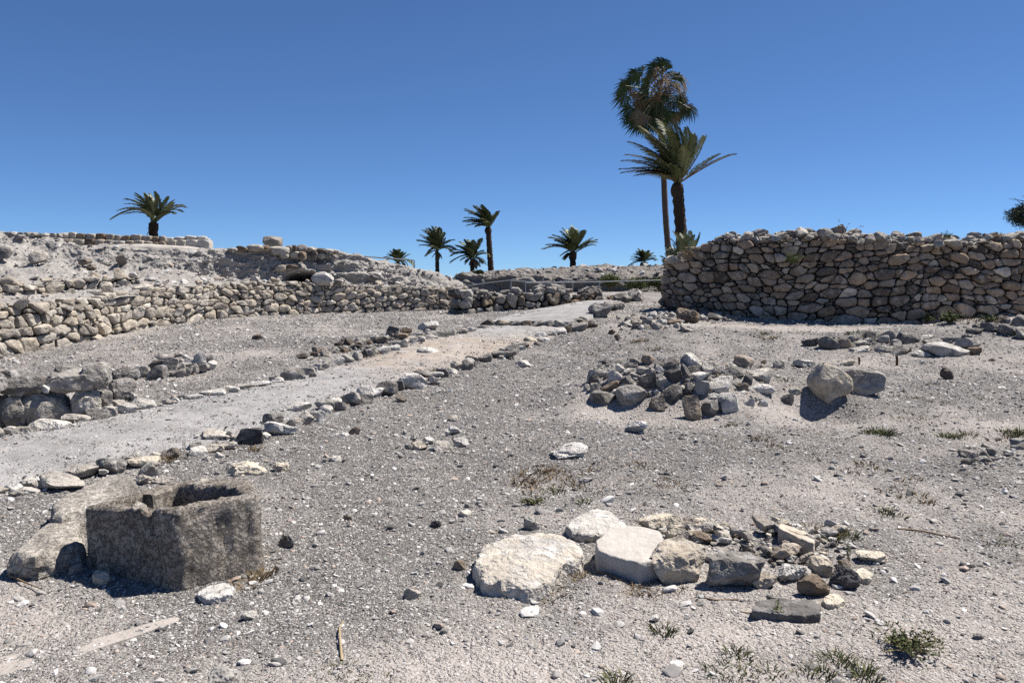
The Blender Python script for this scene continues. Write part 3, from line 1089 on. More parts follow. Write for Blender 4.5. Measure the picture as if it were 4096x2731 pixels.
kr = [(-80, 1945, 10, 1990, 'm'), (0, 1934, 72, 1975, 'p'), (40, 1961, 140, 1984, 'm'), (111, 1903, 312, 1975, 'm'), (230, 1865, 370, 1910, 'm'), (366, 1830, 490, 1895, 'm'), (385, 1876, 430, 1900, 'p'), (493, 1825, 625, 1872, 'y'),
      (544, 1847, 629, 1914, 'm'), (629, 1790, 714, 1841, 'b'), (736, 1785, 817, 1834, 'p'), (812, 1776, 885, 1814, 'y'), (790, 1722, 928, 1770, 'm'), (879, 1767, 942, 1799, 'm'), (936, 1704, 1047, 1784, 'd'), (1052, 1688, 1185, 1748, 'p'),
      (1045, 1728, 1080, 1762, 'p'), (1145, 1666, 1212, 1715, 'm'), (1168, 1643, 1252, 1708, 'g'), (1235, 1639, 1301, 1692, 'p'), (1118, 1608, 1230, 1652, 'p'), (1043, 1648, 1130, 1708, 'm'), (900, 1721, 927, 1766, 'm'), (1257, 1592, 1337, 1648, 'g'),
      (1330, 1600, 1385, 1645, 'g'), (1350, 1563, 1444, 1621, 'g'), (1417, 1541, 1502, 1590, 'p'), (1430, 1575, 1490, 1618, 'g'), (1493, 1523, 1587, 1585, 'g'), (1587, 1492, 1703, 1563, 'p'), (1560, 1520, 1620, 1566, 'd'), (1717, 1505, 1759, 1541, 'p'),
      (1655, 1484, 1735, 1515, 'g'), (1784, 1474, 1829, 1501, 'p'), (1824, 1438, 1896, 1487, 'g'), (1800, 1442, 1850, 1484, 'm'), (1893, 1447, 1948, 1476, 'g'), (1911, 1417, 1969, 1448, 'g'), (1965, 1402, 2067, 1435, 'm'), (1996, 1384, 2050, 1412, 'p'), (2050, 1373, 2116, 1393, 'g'),
      (2094, 1348, 2152, 1373, 'y'), (2143, 1348, 2202, 1368, 'p'), (2140, 1330, 2190, 1352, 'p'), (2184, 1322, 2230, 1346, 'p'), (2220, 1312, 2266, 1340, 'p'), (2264, 1304, 2290, 1333, 'b'), (2286, 1288, 2353, 1328, 'g'), (2344, 1275, 2382, 1300, 'm')]
stone_set('stone_kerb', 'row of rough grey and white stones edging the near side of the path', 'kerb', kr + along([(0, 1990), (230, 1920), (450, 1880), (640, 1835), (860, 1795), (1000, 1765), (1200, 1690), (1420, 1610), (1620, 1548), (1850, 1478), (2050, 1418), (2200, 1362), (2330, 1305)], 70, 24, 60, 'pmpmg', 301, 12), 3, part='kerb_stone', grow=1.02, sink=.12,
          fill=[(10, 60, 1960, 420, 1985, 18, 40, 'mp'), (10, 480, 1850, 900, 1830, 16, 36, 'mgp'), (10, 1000, 1640, 1300, 1740, 16, 36, 'mpg')])
kl = [(-90, 1720, 0, 1760, 'm'), (0, 1716, 42, 1747, 'm'), (40, 1712, 130, 1743, 'm'), (120, 1685, 254, 1730, 'p'), (250, 1665, 343, 1694, 'm'), (321, 1645, 424, 1685, 'm'), (402, 1627, 473, 1662, 'p'), (468, 1618, 535, 1660, 'p'), (500, 1600, 598, 1645, 'p'),
      (590, 1612, 650, 1634, 'm'), (645, 1600, 700, 1622, 'm'), (737, 1580, 800, 1604, 'p'), (800, 1560, 888, 1590, 'p'), (885, 1548, 950, 1575, 'p'), (935, 1540, 1000, 1562, 'm'), (990, 1528, 1070, 1552, 'p'), (1065, 1510, 1128, 1537, 'p'), (1114, 1479, 1208, 1528, 'm'), (1208, 1474, 1252, 1505, 'm'), (1248, 1458, 1284, 1484, 'p'),
      (1236, 1492, 1262, 1518, 'g'), (1288, 1450, 1337, 1478, 'm'), (1328, 1436, 1371, 1467, 'p'), (1369, 1423, 1411, 1458, 'm'), (1409, 1411, 1445, 1450, 'm'), (1440, 1400, 1469, 1438, 'd'), (1462, 1398, 1502, 1436, 'm'), (1502, 1389, 1556, 1423, 'p'), (1551, 1382, 1596, 1411, 'p'), (1570, 1366, 1612, 1392, 'm'),
      (1605, 1360, 1633, 1376, 'p'), (1636, 1362, 1672, 1378, 'p'), (1648, 1352, 1700, 1368, 'm'), (1690, 1345, 1738, 1366, 'g'), (1740, 1330, 1790, 1356, 'm'), (1785, 1322, 1822, 1346, 'm'), (1818, 1315, 1867, 1340, 'm'), (1850, 1308, 1872, 1332, 'm'), (1871, 1311, 1903, 1331, 'p'), (1910, 1302, 1950, 1318, 'g'),
      (2005, 1275, 2032, 1292, 'p'), (2028, 1272, 2060, 1290, 'y'), (2050, 1262, 2086, 1284, 'p'), (2084, 1254, 2112, 1274, 'm'), (2108, 1248, 2138, 1268, 'm'), (2134, 1244, 2165, 1262, 'm'), (2160, 1240, 2192, 1258, 'm'), (2188, 1238, 2220, 1253, 'm'), (2216, 1232, 2250, 1250, 'p'), (2248, 1226, 2290, 1244, 'p'), (2288, 1217, 2345, 1232, 'p')]
stone_set('stone_kerb', 'row of small upright stones edging the far side of the path', 'kerb', kl + along([(-40, 1748), (230, 1712), (430, 1672), (560, 1636), (800, 1597), (1000, 1552), (1200, 1508), (1400, 1450), (1560, 1408), (1750, 1354), (1900, 1318)], 46, 22, 52, 'pmpm', 302, 8), 4, part='kerb_stone', dr=.55, grow=1.2, sink=.1)
def build_step():
    a, b = PATH_L[13], PATH_R[13]
    root = empty('stone_step', tuple((a + b) / 2), 'low grey stone step crossing the path', 'step')
    r = random.Random(5)
    d = unit3(b - a)
    Lg = np.linalg.norm((b - a)[:2])
    q = -.1
    while q < Lg + .05:
        w = r.uniform(.22, .42)
        p = a + d * (q + w / 2)
        n = np.array([-d[1], d[0], 0])
        if n[1] > 0:
            n = -n
        p = p + n * .02
        link('step_stone', lib(r.choice(('stone_grey', 'stone_mixed', 'stone_brown')), r.randrange(16)), root, (p[0], p[1], gz(p[0], p[1]) + .045), (r.uniform(-.08, .08), r.uniform(-.08, .08), math.atan2(d[1], d[0])), (w * .54, .12, .085))
        q += w

def unit3(v):
    v = np.array(v, float)
    return v / np.linalg.norm(v)
build_step()

# big squared blocks beside the path on the left
def wall_block(root, box, Y, mat, seed, dr=.7, tilt=3):
    u0, v0, u1, v1 = box
    a, b = at(u0, v1, Y), at(u1, v0, Y)
    W, H = b[0] - a[0], b[2] - a[2]
    D = max(W * dr, .3)
    r = random.Random(seed)
    D *= .8
    me = sharpen(rock_mesh('block', seed, M[mat], k=4, boxy=4.0, cuts=14, rough=.12, depth=(.72, 1.15)), 32)
    return link('block', me, root, ((a[0] + b[0]) / 2, Y + D * .42, (a[2] + b[2]) / 2), (R(r.uniform(-tilt, tilt)), R(r.uniform(-tilt, tilt)), R(48 + r.uniform(-4, 4))), (W * .50, D * .5, H * .54))

bw = empty('block_wall', tuple(hit(200, 1712)), 'two courses of huge weathered blocks beside the lower path', 'wall')
YB = hit(200, 1712)[1] + .12
for i, (bx, mt, dy) in enumerate([((-170, 1480, -18, 1584), 'stone_grey', -.25), ((-22, 1484, 147, 1582), 'stone_grey', -.05), ((143, 1488, 339, 1578), 'stone_grey', .1), ((295, 1455, 428, 1560), 'stone_grey', .25),
                                  ((-180, 1585, -25, 1740), 'stone_mixed', -.2), ((-27, 1587, 67, 1720), 'stone_mixed', -.1), ((62, 1573, 263, 1707), 'stone_mixed', .05), ((259, 1562, 370, 1670), 'stone_mixed', .2),
                                  ((361, 1569, 426, 1650), 'stone_mixed', .35), ((420, 1520, 518, 1606), 'stone_grey', .5), ((420, 1603, 474, 1632), 'stone_mixed', .4), ((437, 1475, 531, 1535), 'stone_grey', .85),
                                  ((140, 1545, 168, 1575), 'stone_pale', -.02), ((205, 1470, 300, 1500), 'stone_mixed', .4), ((497, 1575, 520, 1612), 'stone_pale', .5)]):
    wall_block(bw, bx, YB + dy * 1.25, mt, 300 + i)

hp = [(535, 1466, 589, 1518, 'g'), (580, 1464, 658, 1526, 'g'), (590, 1442, 650, 1478, 'g'), (647, 1432, 705, 1484, 'm'), (683, 1477, 736, 1513, 'm'), (732, 1464, 763, 1502, 'm'), (611, 1410, 678, 1441, 'm'), (683, 1408, 723, 1430, 'm'), (759, 1412, 821, 1457, 'p'),
      (732, 1437, 781, 1462, 'p'), (759, 1455, 790, 1493, 'm'), (785, 1455, 830, 1486, 'm'), (826, 1441, 861, 1475, 'p'), (700, 1450, 735, 1476, 'p'), (725, 1420, 760, 1442, 'p'), (820, 1420, 850, 1446, 'm'), (660, 1490, 690, 1512, 'd')]
stone_set('rubble_heap', 'small heap of round stones on the slope between the blocks and the long wall', 'rubble heap', hp, 6, fill=[(16, 600, 1425, 850, 1500, 16, 34, 'mpg')])

pile = [(2352, 1474, 2398, 1530, 'p'), (2360, 1500, 2410, 1540, 'k'), (2385, 1478, 2430, 1512, 'm'), (2427, 1483, 2494, 1534, 'p'), (2410, 1523, 2485, 1568, 'b'), (2361, 1552, 2468, 1620, 'k'), (2334, 1533, 2362, 1566, 'm'), (2362, 1530, 2400, 1570, 'm'), (2472, 1534, 2601, 1625, 'g'), (2485, 1499, 2557, 1548, 'k'),
        (2557, 1497, 2633, 1552, 'k'), (2463, 1459, 2508, 1490, 'p'), (2570, 1418, 2624, 1454, 'b'), (2500, 1445, 2560, 1470, 'g'), (2646, 1427, 2730, 1476, 'k'), (2660, 1467, 2728, 1543, 'k'), (2624, 1461, 2664, 1490, 'p'), (2590, 1470, 2630, 1500, 'm'), (2550, 1465, 2592, 1496, 'm'), (2624, 1499, 2673, 1557, 'g'),
        (2648, 1543, 2740, 1610, 'k'), (2733, 1412, 2818, 1468, 'p'), (2727, 1450, 2765, 1525, 'd'), (2758, 1458, 2840, 1500, 'k'), (2765, 1485, 2849, 1523, 'p'), (2816, 1441, 2889, 1508, 'm'), (2776, 1517, 2838, 1590, 'g'), (2834, 1503, 2943, 1586, 'p'), (2945, 1414, 3023, 1474, 'b'), (2901, 1461, 2983, 1510, 'k'),
        (2882, 1486, 2960, 1530, 'k'), (2943, 1526, 2999, 1570, 'b'), (3001, 1468, 3101, 1532, 'm'), (2975, 1490, 3010, 1545, 'd'), (3017, 1535, 3099, 1582, 'p'), (2816, 1597, 2891, 1668, 'g'), (2878, 1570, 2976, 1660, 'p'), (2979, 1588, 3021, 1630, 'p'), (3036, 1592, 3075, 1630, 'p'), (2740, 1579, 2807, 1680, 'b'),
        (2835, 1570, 2880, 1602, 'p'), (2740, 1530, 2780, 1580, 'd'), (2600, 1590, 2660, 1640, 'b'), (2955, 1560, 2985, 1582, 'p'), (3123, 1570, 3178, 1622, 'd')]
stone_set('rubble_heap', 'large tumbled heap of grey and white stones in the middle of the open ground', 'rubble heap', pile, 7, tilt=22, dr=.85, sink=.22, grow=1.06,
          fill=[(80, 2390, 1450, 2720, 1590, 18, 46, 'kmpg'), (80, 2740, 1440, 3060, 1600, 18, 46, 'kmpb'), (16, 2850, 1590, 3080, 1640, 16, 34, 'gmp')])

pile2 = [(2528, 1274, 2570, 1307, 'b'), (2570, 1276, 2608, 1307, 'g'), (2675, 1276, 2727, 1305, 'b'), (2480, 1290, 2530, 1306, 'p'), (2610, 1290, 2650, 1318, 'm'), (2640, 1262, 2680, 1288, 'p'), (2600, 1255, 2630, 1278, 'p'), (2720, 1310, 2780, 1330, 'm'), (2840, 1265, 2920, 1284, 'm'), (2800, 1262, 2830, 1284, 'p')]
stone_set('rubble_heap', 'low spread of pale broken stones by the dark cube-shaped block', 'rubble heap', pile2, 8, tilt=20, fill=[(70, 2470, 1262, 2740, 1322, 14, 40, 'mpgm'), (40, 2790, 1258, 2960, 1290, 12, 32, 'mgg')])
pile3 = [(3221, 1354, 3279, 1390, 'd'), (3277, 1347, 3357, 1403, 'd'), (3359, 1352, 3417, 1396, 'b'), (3511, 1318, 3592, 1370, 'm'), (3592, 1327, 3681, 1379, 'g'), (3466, 1327, 3511, 1372, 'g'), (3515, 1343, 3565, 1374, 'g'), (3707, 1354, 3780, 1382, 'm'), (3770, 1350, 3850, 1378, 'g'), (3846, 1350, 3935, 1398, 'g'),
         (3717, 1383, 3900, 1430, 'p'), (3655, 1402, 3730, 1430, 'p'), (3570, 1376, 3672, 1421, 'm'), (3511, 1383, 3580, 1416, 'g'), (3413, 1390, 3490, 1412, 'p'), (3420, 1362, 3470, 1386, 'm'), (3885, 1388, 3930, 1420, 'b'), (3565, 1355, 3606, 1382, 'g'), (3690, 1340, 3740, 1356, 'p'), (3480, 1384, 3520, 1404, 'm')]
stone_set('rubble_heap', 'low line of dark and pale rocks before the tall shaded wall', 'rubble heap', pile3, 9, tilt=14, fill=[(70, 3400, 1350, 3900, 1412, 14, 40, 'mgpg')])
pile4 = [(3940, 1290, 4010, 1330, 'g'), (4010, 1300, 4080, 1345, 'g'), (4060, 1260, 4130, 1310, 'g'), (3985, 1262, 4050, 1296, 'b'), (3880, 1310, 3940, 1340, 'g'), (4080, 1320, 4150, 1360, 'm'), (4020, 1244, 4080, 1270, 'g')]
stone_set('rubble_heap', 'dark rocks on the earth mound at the foot of the tall wall', 'rubble heap', pile4, 10, tilt=14, fill=[(36, 3900, 1262, 4120, 1350, 14, 40, 'gmg')])
pile5 = along([(3870, 1850), (4120, 1790)], 18, 26, 60, 'ggmp', 77, 40)
stone_set('rubble_scatter', 'scatter of grey stone fragments at the right edge of the ground', 'rubble heap', pile5, 11, tilt=14, fill=[(60, 3850, 1790, 4110, 1885, 12, 34, 'gmpg')])
pile6 = along([(1200, 1440), (1420, 1390), (1640, 1340)], 34, 20, 48, 'bgmb', 78, 26) + [(1690, 1316, 1720, 1334, 'p'), (1640, 1328, 1690, 1348, 'g')]
stone_set('rubble_scatter', 'brown broken stones along the dark earth above the far kerb', 'rubble heap', pile6, 12, tilt=18, fill=[(40, 1180, 1360, 1700, 1430, 12, 26, 'gbm')])
pile7 = [(1640, 1765, 1705, 1800, 'y'), (1735, 1765, 1810, 1805, 'm'), (1795, 1705, 1840, 1735, 'p'), (1690, 1748, 1735, 1772, 'p'), (1810, 1750, 1870, 1785, 'p'), (1620, 1775, 1650, 1800, 'm'), (1780, 1720, 1800, 1738, 'p')]
stone_set('rubble_scatter', 'few pale stones lying together amid the open gravel', 'rubble heap', pile7, 13, tilt=14, fill=[(24, 1610, 1720, 1890, 1810, 10, 26, 'mp')])

# ------------------------------------------------------------------ single stones
SINGLES = [
    ('boulder', (2358, 1207, 2460, 1276), 'stone_grey', 'big grey boulder with greenish stains at the right edge of the upper path', .9, 3),
    ('block', (2414, 1200, 2506, 1244), 'stone_grey', 'dark flat-topped block behind the greenish boulder by the path', 1.0, 5),
    ('boulder', (2458, 1170, 2534, 1216), 'stone_grey', 'grey boulder, lower of the two at the top of the path', 1.0, 3.4),
    ('boulder', (2505, 1152, 2583, 1210), 'stone_grey', 'angular grey boulder, higher of the two at the top of the path', .9, 3.4),
    ('block', (2712, 1227, 2802, 1296), 'stone_brown', 'dark brown cube-shaped block in front of the tall wall', .9, 6),
    ('boulder', (3348, 1464, 3544, 1582), 'stone_grey', 'broad dark boulder leaning behind the pale-topped one on the right', .75, 4),
    ('loose_stone', (3768, 1468, 3818, 1518), 'stone_brown', 'small pointed upright stone alone on the right-hand gravel', .5, 2.2),
    ('loose_stone', (2503, 1680, 2593, 1733), 'stone_pale', 'pale wedge stone in front of the large heap', .7, 3),
    ('boulder', (2204, 1771, 2361, 1845), 'stone_pale', 'pale flat-topped boulder alone in the middle of the gravel', .75, 4),
    ('loose_stone', (2093, 2065, 2164, 2125), 'stone_pale', 'small white upright stone behind the big oval stone', .6, 4),
    ('loose_stone', (1809, 2235, 1862, 2288), 'stone_brown', 'small round brown stone touching the big oval stone', .9, 2.4),
    ('loose_stone', (1720, 2079, 1769, 2120), 'basalt', 'small dark round stone left of the pale cluster', .9, 2.3),
    ('loose_stone', (1832, 2036, 1886, 2073), 'stone_tan', 'rounded light stone above the dark round one', .9, 2.4),
    ('boulder', (2602, 2176, 2841, 2353), 'stone_tan', 'knobbly pitted boulder beside the smooth white slab', .8, 2.8),
    ('boulder', (2832, 2200, 3078, 2376), 'stone_mixed', 'grey layered boulder in the middle of the near cluster', .8, 3.4),
    ('loose_stone', (3003, 2290, 3119, 2370), 'stone_tan', 'tan wedge stone leaning on the grey layered boulder', .8, 3),
    ('loose_stone', (3120, 2258, 3238, 2330), 'stone_pale', 'white rounded stone on the rubble of the near cluster', .8, 2.7),
    ('loose_stone', (3200, 2298, 3334, 2400), 'stone_brown', 'olive brown stone with a clean cut face, near cluster', .6, 4.5),
    ('loose_stone', (3332, 2262, 3452, 2362), 'basalt', 'dark rough rounded stone ending the near cluster on the right', .85, 2.8),
    ('loose_stone', (2739, 2078, 2910, 2132), 'stone_yellow', 'long cream stone at the back of the near cluster', .7, 3.2),
    ('loose_stone', (2560, 2080, 2716, 2118), 'stone_yellow', 'low cream stone just behind the smooth white slab', .7, 3.4),
    ('loose_stone', (2849, 2132, 2935, 2176), 'stone_pale', 'pale cracked stone in front of the long cream one', .8, 3),
    ('loose_stone', (2739, 2132, 2846, 2168), 'stone_yellow', 'cream stone between the pitted boulder and the long cream one', .8, 3),
    ('loose_stone', (2921, 2100, 3000, 2146), 'stone_mixed', 'grey leaning flake at the back of the near cluster', .5, 4),
    ('loose_stone', (3093, 2187, 3169, 2251), 'stone_brown', 'brown crumbly stone right of the grey layered boulder', .9, 2.6),
    ('loose_stone', (3232, 2222, 3338, 2310), 'stone_tan', 'tan crumbling stone behind the cut olive one', .9, 2.6),
    ('loose_stone', (3436, 2207, 3572, 2256), 'stone_yellow', 'yellow layered stone at the far right of the near cluster', .7, 3.5),
    ('loose_stone', (2602, 2456, 2643, 2486), 'stone_pale', 'little white stone alone in front of the near cluster', .9, 2.8),
    ('loose_stone', (1105, 2134, 1178, 2202), 'basalt', 'grey cobble on the gravel right of the trough', .9, 2.6),
    ('loose_stone', (956, 2442, 1022, 2485), 'stone_grey', 'flat grey stone on the gravel below the trough', .8, 3),
    ('loose_stone', (1612, 2345, 1682, 2402), 'stone_tan', 'tan pointed stone left below the big oval stone', .7, 3),
    ('boulder', (818, 2668, 948, 2790), 'stone_grey', 'rough grey rock cut by the bottom edge of the view', .9, 2.8),
    ('boulder', (880, 1848, 1046, 1912), 'stone_yellow', 'cream flat stone on the gravel behind the trough', .8, 3.6),
    ('loose_stone', (1085, 1848, 1148, 1885), 'stone_yellow', 'smaller cream stone right of the cream flat stone', .8, 3.2),
    ('loose_stone', (1308, 1822, 1362, 1850), 'stone_pale', 'bright white pebble-like stone on the gravel below the kerb', .8, 2.8),
    ('loose_stone', (1393, 1705, 1442, 1742), 'stone_brown', 'dark notched stone standing on the gravel near the kerb', .7, 3),
    ('loose_stone', (1356, 1728, 1396, 1753), 'stone_pale', 'white stone against the dark notched stone', .8, 3),
    ('loose_stone', (1790, 1658, 1830, 1688), 'stone_tan', 'square tan stone alone on the gravel mid-slope', .8, 5),
    ('loose_stone', (1575, 1582, 1626, 1606), 'stone_brown', 'reddish stone just below the big white kerb stone', .8, 2.6),
    ('loose_stone', (1003, 1335, 1044, 1361), 'stone_brown', 'single dark brown stone on the slope below the long wall', .8, 4),
    ('boulder', (1666, 1283, 1754, 1322), 'stone_pale', 'pale boulder lying above the far kerb', .8, 2.8),
    ('loose_stone', (1663, 1386, 1757, 1421), 'stone_pale', 'low pale stone bedded in the middle of the path', .7, 2.6),
    ('loose_stone', (2068, 1440, 2126, 1472), 'stone_pale', 'white flat stone on the gravel right of the path', .8, 3),
    ('loose_stone', (2457, 1335, 2480, 1364), 'stone_brown', 'small brown pointed stone below the pale rubble spread', .7, 2.3),
    ('loose_stone', (2434, 1315, 2464, 1338), 'stone_brown', 'small brown stone just above the pointed one', .8, 2.6),
    ('loose_stone', (3185, 1436, 3272, 1472), 'stone_pale', 'flat cream stone right of the large heap', .8, 3),
    ('loose_stone', (3098, 1436, 3147, 1474), 'stone_mixed', 'rounded stone just right of the large heap', .8, 3),
    ('loose_stone', (3368, 1436, 3428, 1462), 'stone_yellow', 'flat yellowish stone behind the two big boulders', .8, 3),
    ('loose_stone', (3158, 1541, 3218, 1578), 'stone_mixed', 'grey angular stone between the heap and the two big boulders', .8, 3.2),
    ('loose_stone', (3722, 2076, 3762, 2092), 'stone_mixed', 'grey stone beside a twig on the right-hand gravel', .8, 3),
    ('loose_stone', (3871, 2256, 3908, 2286), 'basalt', 'small black stone on the lower right gravel', .9, 2.5),
    ('loose_stone', (3900, 2532, 3940, 2560), 'stone_mixed', 'half dark half white pebble at lower right', .9, 2.6),
    ('loose_stone', (267, 2252, 322, 2300), 'stone_grey', 'grey stone in the shade at the left foot of the trough', .8, 3),
    ('loose_stone', (350, 2280, 442, 2344), 'stone_tan', 'tan stone in front of the left foot of the trough', .7, 2.8),
    ('loose_stone', (1365, 2060, 1410, 2090), 'stone_brown', 'small brown angular stone on the gravel right of the trough', .8, 3),
    ('loose_stone', (510, 1895, 600, 1940), 'stone_mixed', 'low mixed stone wedged behind the rim of the trough', .8, 3),
    ('loose_stone', (600, 1905, 680, 1940), 'stone_mixed', 'flat grey stone behind the back rim of the trough', .8, 3),
]
for i, (nm, bx, mt, lb, dr, boxy) in enumerate(SINGLES):
    big = (bx[2] - bx[0]) > 60
    place_stone(nm, bx, mt, 2000 + i * 13, None, dr=dr, own=True, k=4 if big else 3, boxy=boxy, cuts=13, rough=.12 if big else .10, label=lb, tilt=6, sink=.16)

# the pale-topped boulder perched on a narrow foot
def perched_boulder():
    Y = 8.62
    a, b = at(3243, 1612, Y), at(3408, 1474, Y)
    W, H = b[0] - a[0], b[2] - a[2]
    v, f = rock_verts(4242, k=4, boxy=9, cuts=9, rough=.045, depth=(.85, 1.2))
    t = np.clip((v[:, 2] + 1) / 2, 0, 1)
    sc_ = .42 + .58 * sstep(0, .62, t)
    v = v * np.column_stack([sc_, sc_, np.ones(len(v))])
    v[:, 0] += (1 - t) * .18
    v[:, 2] -= np.clip(v[:, 0] + .25, 0, 2) * .42 * t
    me = sharpen(mesh_np('boulder', v, f, M['stone_tan'], True), 30)
    o = link('boulder', me, None, ((a[0] + b[0]) / 2, Y + .12, (a[2] + b[2]) / 2), (R(-8), R(8), R(20)), (W * .50, .18, H * .58))
    tag(o, 'pale-topped boulder perched on a narrow foot above its dark shadow on the right', 'stone', None, 'thing')
    foot = rock_mesh('foot_stone', 4243, M['stone_grey'], k=3, boxy=2.6, cuts=10)
    c = at(3326, 1640, Y + .10)
    p = link('loose_stone', foot, None, tuple(c), (0, 0, .4), (.10, .10, .16))
    tag(p, 'dark half-buried stone under the perched pale-topped boulder', 'stone', None, 'thing')
perched_boulder()

# flat foreground stones from the outline of their top faces
screen_slab('boulder', [(1880, 2262), (1925, 2195), (2020, 2148), (2150, 2138), (2260, 2150), (2330, 2182), (2322, 2216), (2250, 2250), (2200, 2300), (2120, 2318), (2010, 2308), (1930, 2300)], (2050, 2392), 'stone_oval', 41,
            'big oval cream and grey boulder with a flat top in the foreground', .11, n=180, round_r=.04, rough=.042, bulge=.012, corner=1, tilt=(.02, .07))
screen_slab('slab', [(2385, 2165), (2440, 2118), (2560, 2108), (2640, 2125), (2680, 2195), (2640, 2225), (2560, 2240), (2470, 2222), (2392, 2200)], (2500, 2306), 'stone_cut', 42,
            'smooth white flat slab tilted up in the near cluster', .13, n=100, round_r=.012, rough=.012, tilt=(-.03, .05), corner=0, sharp=30)
screen_slab('slab', [(2262, 2112), (2320, 2052), (2380, 2032), (2440, 2040), (2490, 2075), (2508, 2098), (2440, 2125), (2330, 2140)], (2380, 2150), 'stone_pale', 43,
            'low pale flat stone behind the white slab', .055, n=100, round_r=.03, rough=.02, bulge=.02, corner=1)
screen_slab('slab', [(3005, 2440), (3030, 2402), (3110, 2388), (3250, 2398), (3275, 2415), (3278, 2450), (3220, 2462), (3090, 2452)], (3130, 2482), 'basalt', 44,
            'thin dark grey slab flat on the ground before the near cluster', .045, n=100, round_r=.010, rough=.010, corner=0)
screen_slab('slab', [(3112, 2125), (3120, 2095), (3180, 2102), (3262, 2148), (3255, 2165), (3190, 2152)], (3180, 2180), 'stone_tan', 45,
            'thin brown-grey slab leaning alone behind the near cluster', .06, n=80, round_r=.012, rough=.010, tilt=(-.25, 0), corner=0)
screen_slab('slab', [(3290, 2400), (3310, 2372), (3350, 2368), (3382, 2400), (3360, 2415), (3310, 2418)], (3330, 2420), 'stone_yellow', 46,
            'flat yellow stone flush with the ground below the cut olive one', .022, n=60, round_r=.01, rough=.008)
screen_slab('slab', [(3416, 2275), (3460, 2268), (3496, 2292), (3480, 2314), (3440, 2312)], (3450, 2316), 'stone_yellow', 47,
            'flat yellow stone behind the dark rough stone', .025, n=60, round_r=.01, rough=.008)
screen_slab('slab', [(780, 2372), (820, 2340), (905, 2328), (944, 2345), (925, 2375), (830, 2393)], (850, 2396), 'stone_pale', 48,
            'pale flat stone at the right foot of the trough', .025, n=70, round_r=.012, rough=.012)
screen_slab('bedrock_ledge', [(-80, 2650), (0, 2622), (240, 2592), (430, 2540), (560, 2500), (690, 2466), (716, 2470), (690, 2490), (560, 2535), (440, 2575), (300, 2625), (120, 2668), (-80, 2720)], (300, 2630), 'bedrock', 49,
            'long flat strip of pale bedrock in the lower left gravel', .004, n=160, round_r=.006, rough=.018, corner=1)
screen_slab('slab', [(190, 2005), (300, 1960), (420, 1905), (520, 1905), (545, 1945), (500, 1990), (340, 2020), (220, 2045)], (240, 2095), 'slab_broken', 51,
            'long pale broken slab lying behind the trough', .16, n=110, round_r=.06, rough=.035, tilt=(0, .05), corner=1)
screen_slab('slab', [(30, 2205), (90, 2140), (190, 2085), (300, 2075), (345, 2110), (335, 2170), (230, 2195), (90, 2225)], (170, 2282), 'slab_broken', 52,
            'pitted grey-brown broken block left of the trough', .125, n=110, round_r=.07, rough=.045, corner=1)

# rubble between the stones of the near cluster
root = empty('rubble_patch', tuple(hit(2950, 2230)), 'small broken stones filling the near cluster', 'rubble')
rr_ = random.Random(99)
for i in range(190):
    u = rr_.uniform(2640, 3400)
    v = rr_.uniform(2105, 2330) if u > 2850 else rr_.uniform(2105, 2190)
    w = rr_.choice((20, 26, 34, 46, 60, 80)) * rr_.uniform(.8, 1.2)
    place_stone('stone', (u - w / 2, v - w * .62, u + w / 2, v), MC[rr_.choice('tbmygp')], rr_.randrange(9999), root, dr=.9, tilt=30, sink=.04)

